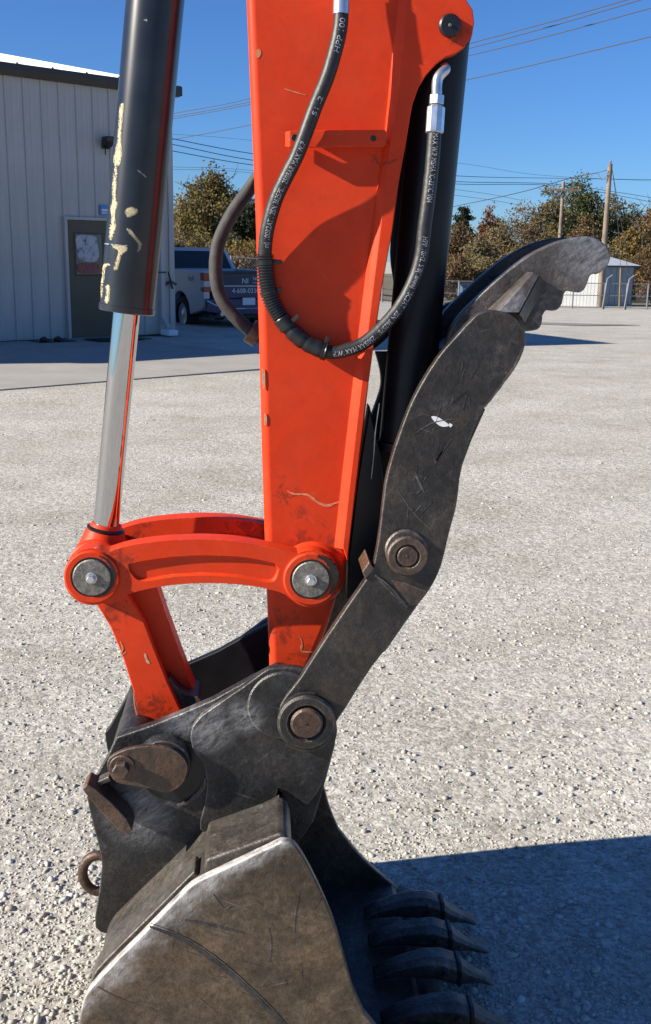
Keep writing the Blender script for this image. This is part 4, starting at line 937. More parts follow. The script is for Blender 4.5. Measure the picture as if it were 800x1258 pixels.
for (cx, cy) in (LC, RC):
    c = P(cx, cy, Y_LINK); mm = mpp(cx, cy, Y_LINK); Yr = Y_LINK-0.006
    MB().lathe(c.x, c.z, [(24.5*mm, Yr+0.004), (26*mm, Yr), (32*mm, Yr), (34*mm, Yr+0.004), (34.5*mm, Y_LINK+0.012)], 48).build('boss', ORANGE, ln, smooth=True)
    pc = MB().lathe(c.x, c.z, [(0.0005, Yr-0.003), (22*mm, Yr-0.003), (23.2*mm, Yr-0.001), (23.2*mm, Yr+0.01)], 44).build('pin_cap', PIN_GREY, EX, smooth=True)
    MB().lathe(c.x+0.0*mm, c.z, [(23.0*mm, Yr+0.0015), (25.5*mm, Yr+0.0012), (26*mm, Yr+0.005)], 44).build('grease_ring', GREASE, ln, smooth=True)
    bw = MB().lathe(c.x, c.z, [(0.0005, Yr-0.006), (7.0*mm, Yr-0.006), (7.4*mm, Yr-0.003)], 24).build('washer', ZINC, pc, smooth=True)
    MB().lathe(c.x, c.z, [(0.0005, Yr-0.0175), (4.6*mm, Yr-0.0175), (5.4*mm, Yr-0.016), (5.4*mm, Yr-0.006)], 6).build('bolt', ZINC, pc)
    MB().lathe(c.x, c.z, [(22*mm, Yr), (22*mm, 2.25)], 24).build('pin', STEEL, EX, smooth=True)
# grease smears round the right pin
stroke(arc(383, 711, 29, -75, 40, 10), 8, Y_LINK-0.006, GREASE, ln, 'grease_smear', 0.001)
stroke(arc(113, 708, 27, -70, 60, 10), 4, Y_LINK-0.006, GREASE, ln, 'grease_smear', 0.001)
MB().lathe(P(382, 711, Y_STICK0).x+0.002, P(382, 705, Y_STICK0).z, [(0.062, Y_STICK0-0.012), (0.066, Y_STICK0-0.008), (0.070, Y_STICK0+0.001)], 40).build('stick_boss', ORANGE, stick, smooth=True)
# cast number on the rear link
cb = P(237, 660, 2.213+0.011)
tm = text_mb('PLOEH', 0.0155, lambda a, b: Vector((cb.x+a, 2.213+0.0072, cb.z+b)), spacing=1.25)
tm.build('cast_number', GRIME, lf)

# --- bucket cylinder -------------------------------------------------------
def cyl_between(name, a, b, ra, rb, mat, parent, n=48, extra=None):
    return MB().tube([a, b], [ra, rb], n).build(name, mat, parent, smooth=True)
bt, bb_ = P(194.5, -40, YC), P(156.5, 376, YC)
axis = (bb_-bt).normalized(); btop = bt-axis*0.62
RB = 33.2*mpp(156, 376, YC); RR = 16.3*mpp(150, 420, YC)
BARREL = simple('barrel_black_paint', (0.013, 0.015, 0.019), 0.27, var=0.5, scale=10)
barrel = MB().tube([btop, bb_], RB, 64).build('cylinder_barrel', BARREL, EX, smooth=True)
g0 = bb_-axis*0.002
MB().tube([g0, g0+axis*0.002, g0+axis*0.012, g0+axis*0.014], [RB*0.96, RB*1.035, RB*1.035, RB*0.98], 64).build('gland_ring', BARREL, barrel, smooth=True)
rod_end = P(130, 650, YC)
rod = MB().tube([bb_-axis*0.02, rod_end], RR, 48).build('piston_rod', CHROME, EX, smooth=True)
# rod eye with its grease cap
ec = P(LC[0], LC[1], Y_LINK); ecv = Vector((ec.x, YC, ec.z))
MB().lathe(ec.x, ec.z, [(0.052, Y_LINK+T_LINK+0.004), (0.058, Y_LINK+T_LINK+0.010), (0.058, 2.205), (0.052, 2.21)], 40).build('rod_eye', ORANGE, rod, smooth=True)
ra = (rod_end-ecv).normalized()
MB().tube([ecv+ra*0.03, rod_end-ra*0.004, rod_end+ra*0.012], [0.050, 0.040, 0.030], 28).build('rod_eye_neck', ORANGE, rod, smooth=True)
MB().tube([rod_end-ra*0.010, rod_end-ra*0.004, rod_end+ra*0.002, rod_end+ra*0.008, rod_end+ra*0.011], [0.032, 0.038, 0.039, 0.031, RR*1.02], 32).build('grease_collar', GREASE, rod, smooth=True)
# cream scrapes on the barrel, laid on its surface
def on_barrel(a, b, eps=0.0006):
    d = ray(a, b).normalized(); oc = CAM-btop
    dp = d-axis*d.dot(axis); op = oc-axis*oc.dot(axis)
    A, B, C_ = dp.dot(dp), 2*dp.dot(op), op.dot(op)-RB*RB
    q = B*B-4*A*C_
    t = (-B-math.sqrt(max(q, 0)))/(2*A); p = CAM+d*t
    rad = (p-btop)-axis*(p-btop).dot(axis)
    return p+rad.normalized()*eps
def inside(p, poly):
    c = False; n = len(poly)
    for i in range(n):
        (x1, y1), (x2, y2) = poly[i], poly[(i+1) % n]
        if (y1 > p[1]) != (y2 > p[1]) and p[0] < (x2-x1)*(p[1]-y1)/(y2-y1)+x1: c = not c
    return c
def barrel_mark(pts, mat=None, grow=0.5):
    mat = mat or CREAM; pts = sm(pts, 3, True); st = 0.7
    rr = random.Random(int(pts[0][0]*10+pts[0][1])); ph = [rr.uniform(0, 6.28) for _ in range(4)]
    x0, x1 = min(a for a, b in pts)-2, max(a for a, b in pts)+2; y0, y1 = min(b for a, b in pts)-2, max(b for a, b in pts)+2
    mb = MB(); vid = {}
    def vtx(i, j):
        if (i, j) not in vid: vid[(i, j)] = len(mb.v); mb.v.append(tuple(on_barrel(x0+i*st, y0+j*st)))
        return vid[(i, j)]
    for i in range(int((x1-x0)/st)+1):
        for j in range(int((y1-y0)/st)+1):
            a, b = x0+(i+.5)*st, y0+(j+.5)*st
            w_ = grow*math.sin(b*0.9+ph[0])+0.5*grow*math.sin(b*2.3+ph[1])
            rim = any(not inside((a+da, b+db), pts) for da, db in ((1.3, 0), (-1.3, 0), (0, 1.3), (0, -1.3)))
            if any(inside((a+da, b), pts) for da in (w_, -w_)) and rr.random() > (0.42 if rim else 0.06):
                mb.f.append((vtx(i, j), vtx(i+1, j), vtx(i+1, j+1), vtx(i, j+1)))
    if mb.f: mb.build('paint_scrape', mat, barrel)
barrel_mark([(149, 126), (152, 128), (151.5, 140), (149.5, 158), (149, 172), (150, 186), (147.5, 202), (141, 203), (140.5, 192), (144, 178), (146, 158), (147, 138)])
barrel_mark([(141.5, 206), (144, 208), (143, 226), (142.5, 244), (144.5, 252), (141, 264), (142, 276), (137, 288), (135, 283), (137.5, 268), (136, 258), (138.5, 246), (138.8, 226)])
barrel_mark([(139, 276), (142.5, 278), (139, 290), (137, 295), (134.5, 290)])
barrel_mark([(154.5, 258), (160, 254), (167, 256), (169.5, 260), (166, 264), (158, 267), (155, 263)])
barrel_mark([(156, 280), (162, 284), (169, 293), (173.5, 299), (172.5, 306), (169, 310), (170, 301), (165, 293), (158, 285)])
barrel_mark([(139.5, 301), (148, 301), (157, 304), (154, 310), (149, 313), (148, 318), (144, 331), (140.5, 330), (144, 316), (146, 308), (138.5, 304)])
barrel_mark([(128, 325), (133, 323.5), (135, 326), (130, 328), (128.5, 340), (126.8, 348), (126.5, 336)])
barrel_mark([(130.5, 352), (134, 350), (135, 357), (133, 372), (129.5, 370), (131, 360)])
barrel_mark([(124.8, 345), (126.6, 342), (126.2, 360), (124.6, 366)])
LIGHTSC = simple('light_scratch', (0.35, 0.36, 0.37), 0.6)
barrel_mark([(131, 299), (152, 301.5), (160, 301), (152, 302.5), (131, 300)], LIGHTSC)
barrel_mark([(168, 208), (178, 215), (182, 219.5), (177, 216)], LIGHTSC)
barrel_mark([(177.5, 24), (180, 23.5), (180.5, 26), (178, 26.5)], LIGHTSC)
barrel_mark([(132, 375), (152, 377.5), (175, 381), (172, 382), (150, 379), (134, 377.5)], CREAM)

# --- tipping link (lower orange casting) -------------------------------------
YH0, YH1 = 2.086, 2.208
hl = [(112, 726), (150, 722), (160, 735), (178, 766), (192, 803), (206, 838), (222, 872), (232, 900), (236, 930), (205, 955), (178, 935), (172, 893), (165, 852), (150, 805), (136, 771), (118, 742)]
tl = plate('tipping_link', hl, YH0, 0.022, ORANGE, EX, bevel=0.003)
hr = [(150, 718), (186, 716), (200, 760), (219, 812), (240, 866), (246, 900), (236, 930), (205, 955), (182, 925), (185, 880), (172, 835), (158, 780), (140, 735)]
w = [Vector((q.x, YH0+0.045, q.z)) for q in px(hr, YH0)]
MB().prism(w, (0, 0.055, 0)).build('link_web', ORANGE, tl, bevel=0.004)
w = [Vector((q.x, YH1-0.022, q.z)) for q in px([(a+6, b) for a, b in hl], YH0)]
MB().prism(w, (0, 0.022, 0)).build('link_plate', ORANGE, tl, bevel=0.003)
w = [Vector((q.x, YH0+0.020, q.z)) for q in px([(150, 745), (164, 747), (182, 800), (205, 850), (225, 875), (200, 905), (182, 880), (168, 815)], YH0)]
MB().prism(w, (0, 0.10, 0)).build('link_core', ORANGE, tl, bevel=0.004)
w = [Vector((q.x, YH0+0.012, q.z)) for q in px(sm([(206, 836), (216, 846), (230, 856), (246, 862), (236, 888), (212, 880)], 3, True), YH0)]
MB().prism(w, (0, 0.09, 0)).build('link_foot', RUSTY, tl, bevel=0.004)
stroke([(148, 788), (151, 797), (149, 804), (155, 801)], 2.2, YH0, PALE_OR, tl)
stroke([(178, 803), (181, 812), (184, 815)], 3.2, YH0, PALE, tl)
stroke([(164, 850), (166, 870), (172, 888)], 1.6, YH0, PALE_OR, tl)

# --- bucket -----------------------------------------------------------------------
rimL = [P(253, 1077, Y_BN), P(346, 1036, Y_BN), P(120, 1200, Y_BN), P(228, 1096, Y_BN)]
def inward(a, b):
    d = (b-a).normalized(); nrm = Vector((d.z, 0, -d.x)); return nrm if nrm.z < 0 else -nrm
SIDE = worn_steel('bucket_side_steel', (0.088, 0.066, 0.047), (0.135, 0.090, 0.052), (0.21, 0.175, 0.14), 0.55, rough=(0.28, 0.55), edge=0.95, metal=0.3, scr=0.45,
    wear_lines=[(tuple(rimL[0]), tuple(inward(rimL[0], rimL[1])), 0.030, 1.0), (tuple(rimL[2]), tuple(inward(rimL[2], rimL[3])), 0.062, 1.0)])
SHELL = worn_steel('bucket_shell_steel', (0.080, 0.072, 0.063), (0.10, 0.080, 0.062), (0.20, 0.19, 0.175), 0.45, rough=(0.3, 0.55), edge=0.8, metal=0.35, scr=0.7)
EARM = worn_steel('ear_steel', (0.027, 0.028, 0.030), (0.050, 0.040, 0.032), (0.12, 0.12, 0.122), 0.3, rough=(0.24, 0.50), edge=0.9, metal=0.3, scr=0.5,
    rub=[(tuple(P(255, 892, 1.98)), 0.07), (tuple(P(228, 882, 2.0)), 0.06), (tuple(P(170, 1000, 2.0)), 0.09), (tuple(P(300, 880, 1.98)), 0.05)])
TOOTHM = worn_steel('tooth_steel', (0.075, 0.074, 0.073), (0.09, 0.078, 0.066), (0.24, 0.24, 0.24), 0.3, rough=(0.25, 0.5), edge=0.8, metal=0.5)
def at(q, y): return Vector((q.x, y, q.z))
up = sm([(346, 1034), (358, 1036), (367, 1044), (378, 1062), (394, 1094), (410, 1132), (423, 1176), (434, 1214), (448, 1246)], 3)
lipw = P(489, 1088, Y_BF)
lnx, lny = to_px((lipw.x, Y_BN, lipw.z))
up = up[:-1]+sm([(448, 1246), (448+(lnx-448)*0.42, 1246+(lny-1246)*0.50), (lnx, lny)], 4)
side_up = [P(a, b, Y_BN) for a, b in up]
lip = side_up[-1]
low = [Vector((lip.x+0.005, Y_BN, max(0.012, lip.z-0.03))), Vector((lip.x-0.12, Y_BN, 0.006)), Vector((lip.x-0.30, Y_BN, 0.004))]
bx0 = P(97, 1262, Y_BN)
low += [Vector((bx0.x+0.10, Y_BN, 0.022)), Vector((bx0.x+0.045, Y_BN, 0.06)), Vector((bx0.x+0.012, Y_BN, 0.115))]
back = sm([(97, 1258), (100, 1238), (106, 1222), (120, 1204), (180, 1143), (226, 1096), (238, 1086), (253, 1078)], 2)
side_back = [P(a, b, Y_BN) for a, b in back]
loop = side_up+low+side_back
bucket = MB().prism(loop, (0, 0.020, 0)).build('bucket', SIDE, EX, bevel=0.005, seg=3, angle=30)
MB().prism([at(q, Y_BF-0.020) for q in loop], (0, 0.020, 0)).build('side_plate', SIDE, bucket, bevel=0.004)
stroke([(184, 1138), (215, 1150), (250, 1170), (290, 1202), (330, 1240), (350, 1262)], 6, Y_BN, STEEL, bucket, 'gouge', 0.0008)
stroke([(186, 1134), (216, 1146), (252, 1166), (292, 1198), (332, 1236), (356, 1264)], 1.3, Y_BN, CLAW, bucket, 'scratch', 0.0014)
rs = random.Random(12)
for k in range(13):
    a0, b0 = rs.uniform(140, 400), rs.uniform(1100, 1250); an = rs.choice((0.55, 0.6, 0.65, -1.2, 1.4, 0.2))+rs.uniform(-.15, .15); l_ = rs.uniform(8, 34)
    if b0 < 1036+abs(a0-350)*0.72+14 or b0 < 1050+(a0-370)*2.4+14: continue
    stroke([(a0, b0), (a0+l_*0.5*math.cos(an)+rs.uniform(-1, 1), b0+l_*0.5*math.sin(an)), (a0+l_*math.cos(an), b0+l_*math.sin(an))], rs.uniform(0.4, 0.8), Y_BN, rs.choice((CLAW, CLAW, RUST_PIN)), bucket, 'scratch', 0.0006)
stroke([(228, 1130), (262, 1137), (300, 1146)], 3.5, Y_BN, STEEL, bucket, 'gouge', 0.0008)
stroke([(361, 1145), (363, 1120), (368, 1095)], 1.5, Y_BN, CLAW, bucket, 'scratch', 0.0008)
stroke([(262, 1098), (275, 1116), (284, 1112)], 1.2, Y_BN, CLAW, bucket, 'scratch', 0.0008)
stroke([(330, 1140), (333, 1160), (331, 1182)], 1.0, Y_BN, CLAW, bucket, 'scratch', 0.0008)
stroke([(120, 1212), (150, 1228), (182, 1238)], 2.0, Y_BN, RUST_PIN, bucket, 'scratch', 0.0008)
# shell: the curved back and floor between the side plates, set in from their rims
shell_in = side_back[::-1]+[v for v in low[::-1]]
cen = Vector((sum(q.x for q in loop)/len(loop), 0, sum(q.z for q in loop)/len(loop)))
def inset(q, d):
    v = Vector((cen.x-q.x, 0, cen.z-q.z)).normalized(); return Vector((q.x+v.x*d, 0, max(q.z+v.z*d, 0.006)))
o_l = [inset(q, 0.018) for q in [side_up[0]]+side_back[::-1]+low[::-1]]; i_l = [inset(q, 0.034) for q in [side_up[0]]+side_back[::-1]+low[::-1]]
o_l = [Vector((v.x, v.y, v.z)) for v in spline(o_l, 4)]; i_l = [Vector((v.x, v.y, v.z)) for v in spline(i_l, 4)]
mb = MB(); ring = o_l+i_l[::-1]
mb.prism([at(q, Y_BN+0.019) for q in ring], (0, Y_BF-Y_BN-0.038, 0)).build('shell', SHELL, bucket, bevel=0.003)
# wear strips on the shell
for yy in (Y_BN+0.055, Y_BF-0.115):
    s_o = [inset(q, 0.006) for q in side_back[::-1][3:]]; s_i = [inset(q, 0.022) for q in side_back[::-1][3:]]
    MB().prism([at(q, yy) for q in s_o+s_i[::-1]], (0, 0.06, 0)).build('wear_strip', SHELL, bucket, bevel=0.003)
# box beam along the top edge of the opening
bxp = [(249, 1078), (252, 1064), (345, 1031), (354, 1034), (360, 1050), (352, 1066), (330, 1075), (270, 1095)]
for y0, y1 in ((Y_BN+0.0205, 1.935), (2.36, Y_BF-0.0205)):
    MB().prism([at(q, y0) for q in px(bxp, Y_BN)], (0, y1-y0, 0)).build('box_beam', SHELL, bucket, bevel=0.007, seg=3)
MB().prism([at(q, 1.936) for q in px([(270, 1082), (350, 1046), (356, 1060), (300, 1100)], Y_BN)], (0, 0.423, 0)).build('cross_beam', STEEL, bucket, bevel=0.004)
# lip plate
lp = [Vector((lip.x-0.16, 0, lip.z-0.020)), Vector((lip.x+0.01, 0, lip.z+0.002)), Vector((lip.x+0.055, 0, lip.z-0.014)), Vector((lip.x+0.05, 0, lip.z-0.024)), Vector((lip.x-0.16, 0, lip.z-0.05))]
MB().prism([at(q, Y_BN+0.004) for q in lp], (0, Y_BF-Y_BN-0.008, 0)).build('lip_plate', TOOTHM, bucket, bevel=0.004)
# five teeth on adapters
def tooth(yc_, k):
    rnd = random.Random(k)
    x0, z0 = TX-0.120, TZ-0.018
    def sec(x, z, hw, hh, r=0.3): return [Vector((x0+x, yc_+a*hw*0.86, z0+z+b*hh*0.92)) for a, b in ((-1, -.6), (-.7, -1), (.7, -1), (1, -.6), (1, .55), (.62, 1), (-.62, 1), (-1, .55))]
    q = lambda v, d: v+rnd.uniform(-d, d)
    ad = MB().loft([sec(-0.075, 0.008, 0.026, 0.006), sec(-0.045, 0.020, 0.029, 0.014), sec(0.0, 0.030, 0.031, 0.022), sec(0.04, q(0.033, .002), 0.033, 0.028), sec(0.08, q(0.029, .002), 0.035, 0.032), sec(0.105, 0.021, 0.036, 0.032), sec(0.117, 0.017, 0.034, 0.030)]).build('tooth_adapter', TOOTHM, bucket, bevel=0.006, seg=3, angle=25)
    MB().loft([sec(0.114, 0.018, 0.0385, 0.034), sec(0.123, 0.016, 0.0385, 0.034)]).build('retaining_ring', BLACK_DARK, ad, bevel=0.001)
    wv = rnd.uniform(-0.014, 0.006); k1 = rnd.uniform(0.85, 1.1)
    MB().loft([sec(0.122, 0.016, 0.033, 0.029), sec(0.138, 0.008, 0.030, 0.021), sec(0.160, -0.001, 0.025*k1, 0.013), sec(0.180, -0.008, 0.024*k1, 0.0095), sec(0.203+wv, q(-0.013, .002), 0.029*k1, 0.006), sec(0.214+wv, -0.016, 0.026*k1, 0.003)]).build('tooth', TOOTHM, bucket, bevel=0.003, angle=25)
    for e_ in range(3):                # dirt packed behind the ring
        xx, yy = x0+rnd.uniform(0.0, 0.10), yc_+rnd.uniform(0.040, 0.060)
        MB().loft([[Vector((xx+0.018*math.cos(a_)*r_, yy+0.014*math.sin(a_)*r_, z0-0.018+h_)) for a_ in [2*math.pi*v/7 for v in range(7)]] for r_, h_ in ((1.2, 0), (0.9, 0.012), (0.35, 0.019))]).build('packed_dirt', GRAVEL, ad)
    MB().tube([Vector((x0+0.088, yc_-0.037, z0+0.024)), Vector((x0+0.088, yc_-0.030, z0+0.024))], 0.008, 10).build('tooth_pin', RUST_PIN, ad, smooth=True)
TZ = 0.060; rg = [G(a, b, TZ) for a, b in ((544.5, 1116), (551, 1150), (561, 1189), (579, 1244))]
TX = sum(q.x for q in rg)/4; TY = [q.y for q in rg]; TY.append(TY[3]-(TY[0]-TY[3])/3)
print('TEETH', TX, TY, lip)
for k, y_ in enumerate(TY): tooth(y_, k)

# mounting ears ------------------------------------------------------------------
earB = [(340, 818), (300, 839), (262, 860), (225, 876), (185, 892), (143, 906), (134, 926), (112, 965), (106, 972), (109, 992), (118, 1028), (124, 1052), (125, 1064), (122, 1095), (116.5, 1128), (117, 1140), (124, 1146),
        (140, 1150), (240, 1110), (350, 1060), (385, 1010), (400, 960), (412, 915), (408, 870), (385, 830)]
earT = sm([(234, 906), (237, 893), (247, 880)], 3)+[(280, 857), (302, 842), (322, 827)]+sm([(330, 822), (345, 820), (368, 821), (385, 830), (404, 858), (414, 892), (412, 912), (404, 942), (394, 968), (380, 988)], 3)+sm([(379, 989), (370, 985), (356, 974), (342, 968)], 2)+[(338, 990), (260, 1030), (246, 1020)]+sm([(246, 1010), (252, 985), (254, 960), (249, 938), (238, 924), (234, 906)], 3)[:-1]
er = plate('mounting_ear', earB, Y_EAR, 0.025, EARM, bucket, bevel=0.003)
plate('ear_doubler', earT, Y_EARTOP-0.004, 0.019, EARM, bucket, bevel=0.003)
for nm, ot, ya in (('mounting_ear', earB, 2.27), ('ear_doubler', earT, 2.296)):
    MB().prism([at(q, ya) for q in px(ot, Y_EAR)], (0, 0.022, 0)).build(nm, BLACK_DARK, bucket, bevel=0.003)  # far ear: black paint, also standing in for the shade it lies in
# cross tube and rear plate joining the ears
c = P(165, 925, Y_EAR)
MB().lathe(c.x, c.z, [(0.045, Y_EAR+0.024), (0.045, 2.272)], 32).build('cross_tube', STEEL, bucket, smooth=True)
MB().prism([at(q, Y_EAR+0.024) for q in px([(128, 950), (138, 940), (135, 1000), (140, 1080), (150, 1130), (135, 1130), (125, 1080), (120, 1000)], Y_EAR)], (0, 0.247, 0)).build('back_plate', STEEL, bucket, bevel=0.004)
# pin boss and keeper plate
c = P(203, 931, Y_EAR); m_ = mpp(203, 931, Y_EAR)
MB().lathe(c.x, c.z, [(0.028, Y_EAR-0.032), (0.0515, Y_EAR-0.032), (0.054, Y_EAR-0.029), (0.054, Y_EAR+0.002)], 44).build('pin_boss', EARM, bucket, smooth=True)
MB().lathe(c.x, c.z, [(0.030, Y_EAR+0.02), (0.030, 2.28)], 28).build('bucket_pin', STEEL, bucket, smooth=True)
disc('keeper_shade_disc', 213, 947, 41, Y_EAR-0.004, 0.006, BLACK_DARK, bucket, 0.001)  # dark disc that paints the shadow crescent around the keeper plate
kp = sm([(134, 932), (155, 921), (180, 917), (207, 919), (223, 928), (231, 942), (227, 959), (216, 970), (202, 974), (184, 969), (164, 966), (143, 961), (133, 947)], 3, True)
keeper = plate('keeper_plate', kp, Y_EAR-0.044, 0.012, RUSTY, bucket, bevel=0.002)
disc('keeper_washer', 150, 943, 15.5, Y_EAR-0.049, 0.006, RUST_PIN, bucket, 0.001)
c = P(149, 944, Y_EAR-0.05); mm = mpp(149, 944, Y_EAR)
MB().lathe(c.x, c.z, [(0.0005, Y_EAR-0.064), (9*mm, Y_EAR-0.064), (10*mm, Y_EAR-0.062), (10*mm, Y_EAR-0.048)], 6).build('keeper_bolt', RUST_PIN, bucket)
disc('bolt_tube', 150, 943, 11, Y_EAR-0.032, 0.034, STEEL, bucket)
# worn arc recess edge below the boss
aw = arc(203, 931, 46, 10, 80, 10)
stroke(arc(205, 938, 52, -15, 75, 12), 5, Y_EAR, EARM, bucket, 'weld_bead', 0.008)
# bent flap and its tab
fp = [(101, 970), (107, 963), (116, 968), (136, 985), (156, 1006), (163, 1020), (157, 1026), (144, 1019), (124, 998), (109, 981)]
w = px(fp, Y_EAR-0.055)
MB().prism(w, (0, 0.054, 0)).build('bent_flap', RUSTY, bucket, bevel=0.003)
MB().prism(px([(112, 964), (134, 954), (136, 960), (116, 969)], Y_EAR-0.028), (0, 0.027, 0)).build('welded_tab', CLAW, bucket, bevel=0.002)
# lifting eye on the back
c = P(122, 1073, 2.10); mm = mpp(122, 1073, 2.10)
MB().tube([Vector((c.x+20*mm*math.cos(R_(a)), 2.10, c.z+25*mm*math.sin(R_(a)))) for a in range(40, 325, 12)], 6.2*mm, 10).build('lifting_eye', RUST_PIN, bucket, smooth=True)

# --- thumb ------------------------------------------------------------------------
Y_TH = 1.960; Y_CL = 2.060; Y_CF = 2.222
pl = sm([(341, 886), (345, 866), (356, 850)], 2)+[(370, 832), (396, 791), (425, 748), (452, 709)]+sm([(459, 696), (465, 664), (471, 616), (476, 583), (490, 536), (509, 488), (537, 441), (566, 407), (585, 387)], 3)
pr = sm([(590, 384), (604, 381), (628, 386), (643, 402), (646, 422), (632, 455), (595, 502), (576, 545), (566, 583), (561, 621), (552, 655), (542, 696), (529, 723), (514, 743)], 3)+[(474, 800), (470, 803), (456, 821), (439, 847), (425, 870), (413, 888)]
ring_ = arc(377, 889, 36, 0, 180, 16)
thumb = plate('thumb_arm', pl+pr+ring_[:-1], Y_TH, 0.025, THUMB, EX, bevel=0.003)
MB().prism([at(q, 2.309) for q in px(pl+pr+ring_[:-1], Y_TH)], (0, 0.025, 0)).build('rear_plate', THUMB, thumb, bevel=0.003)
# inner box plates tying the two thumb plates together
for seg_ in ([(478, 800), (516, 743), (531, 722), (544, 694), (536, 690), (522, 716), (508, 738), (470, 796)], [(560, 625), (570, 578), (582, 545), (600, 505), (592, 500), (574, 540), (560, 580), (552, 622)]):
    MB().prism([at(q, Y_TH+0.024) for q in px(seg_, Y_TH)], (0, 0.325, 0)).build('cross_plate', STEEL, thumb, bevel=0.002)
MB().prism([at(q, Y_TH-0.004) for q in px([(445, 702), (453.6, 689), (460, 698), (449, 712)], Y_TH)], (0, 0.09, 0)).build('stop_tab', RUSTY, thumb, bevel=0.002)
# hinge boss, pin
disc('hinge_boss', 377, 889, 36, Y_TH-0.018, 0.05, THUMB, thumb, 0.004, hole=22)
disc('hinge_pin', 377, 890, 20, Y_TH-0.024, 0.42, RUST_PIN, thumb, 0.004)
disc('pin_centre', 377, 890, 2.0, Y_TH-0.0246, 0.004, BLACK_DARK, thumb, 0.0004, n=12)
disc('hinge_washer', 349, 868, 45, Y_EARTOP-0.012, 0.012, EARM, thumb, 0.003)
# pivot of the thumb cylinder
disc('pivot_collar', 501, 684, 25.5, Y_TH-0.016, 0.03, RUSTY, thumb, 0.003, hole=14)
disc('pivot_shoulder', 499, 676, 26, Y_TH-0.006, 0.01, CLAW, thumb, 0.003)
disc('pivot_pin', 501, 684, 13, Y_TH-0.0165, 0.40, RUST_PIN, thumb, 0.002)
disc('pin_centre', 501, 684, 1.8, Y_TH-0.0171, 0.003, BLACK_DARK, thumb, 0.0004, n=12)
stroke([(461, 706), (478, 722), (500, 745)], 5, Y_TH, STEEL, thumb, 'weld_bead', 0.004)
mark([(480, 712), (499, 716), (524, 726), (514, 742), (503, 744)], Y_TH, RUSTY, thumb, 'rust_patch', 0.0008)
stroke([(345, 880), (352, 862), (368, 852), (388, 852)], 2.5, Y_TH, CLAW, thumb, 'worn_edge', 0.001)
# paint spot, gouges and scratches on the paddle
mark(sm([(530, 512), (537, 512), (547, 518), (552, 523), (543, 524), (535, 519)], 3, True), Y_TH, WHITE_SPOT, thumb, 'paint_spot')
mark(sm([(552, 520), (556, 522), (553, 525)], 3, True), Y_TH, WHITE_SPOT, thumb, 'paint_spot')
stroke([(511, 583), (515, 593), (521, 605)], 2.6, Y_TH, CLAW, thumb)
stroke([(512, 511), (520, 509), (529, 511)], 2.2, Y_TH, RUST_PIN, thumb)
stroke([(536, 566), (543, 552), (547, 544)], 4.0, Y_TH, BLACK_DARK, thumb, 'gouge')
stroke([(533, 572), (541, 558), (555, 539)], 1.8, Y_TH, RUST_PIN, thumb)
stroke([(556, 496), (566, 486), (575, 480)], 2.6, Y_TH, BLACK_DARK, thumb, 'gouge')
stroke([(505, 536), (530, 520), (556, 515)], 1.0, Y_TH, CLAW, thumb)
stroke([(487, 600), (508, 630), (531, 652)], 1.0, Y_TH, CLAW, thumb)
stroke([(643, 425), (632, 450), (614, 476), (596, 500)], 3.2, Y_TH, CLAW, thumb, 'worn_edge')
rs = random.Random(5)
for k in range(18):
    t = rs.random(); a0, b0 = 480+(rs.random()-.5)*30+t*120, 700-t*290+(rs.random()-.5)*40; an = rs.uniform(-1.5, -0.7); l_ = rs.uniform(6, 26)
    p0_, p1_ = (a0, b0), (a0+l_*math.cos(an), b0+l_*math.sin(an)); po = pl+pr
    if not (inside(p0_, po) and inside(p1_, po)): continue
    stroke([p0_, ((p0_[0]+p1_[0])/2+rs.uniform(-1, 1), (p0_[1]+p1_[1])/2), p1_], rs.uniform(0.5, 1.2), Y_TH, rs.choice((CLAW, RUST_PIN, STEEL)), thumb, 'scratch', 0.0006)
# claw tines
ct_ = sm([(548, 424), (554, 405), (565, 387), (580, 372), (601, 352), (622, 334), (646, 316), (670, 303), (691, 295), (712, 291), (727, 291), (740, 297), (748, 306), (750.5, 317), (746, 328), (738, 335)], 2)
ct_ += [(733, 337), (729, 336)]+sm([(725, 339), (721.6, 349), (718, 356), (712, 359.5), (704, 358.5)], 2)+[(696, 357)]+sm([(693, 362), (691, 373), (686, 380), (679, 382), (671, 381)], 2)+sm([(667, 388), (666, 398), (661, 405), (650, 407), (640, 408)], 2)+[(612, 440), (585, 470), (556, 480), (545, 455)]
tine = MB().prism(px(ct_, Y_CL), (0, 0.026, 0)).build('claw_tine', CLAW, thumb, bevel=0.004, seg=3)
MB().prism([at(q, Y_CF) for q in px(ct_, Y_CL)], (0, 0.026, 0)).build('claw_tine', STEEL, thumb, bevel=0.004)
MB().prism([at(q, Y_CL+0.025) for q in px([(572, 400), (600, 372), (640, 340), (650, 346), (612, 380), (585, 412)], Y_CL)], (0, Y_CF-Y_CL-0.024, 0)).build('cross_plate', STEEL, thumb, bevel=0.003)
MB().prism([at(q, Y_TH+0.024) for q in px([(560, 440), (585, 415), (625, 415), (618, 445), (575, 480)], Y_TH)], (0, 0.33, 0)).build('cross_plate', STEEL, thumb, bevel=0.003)
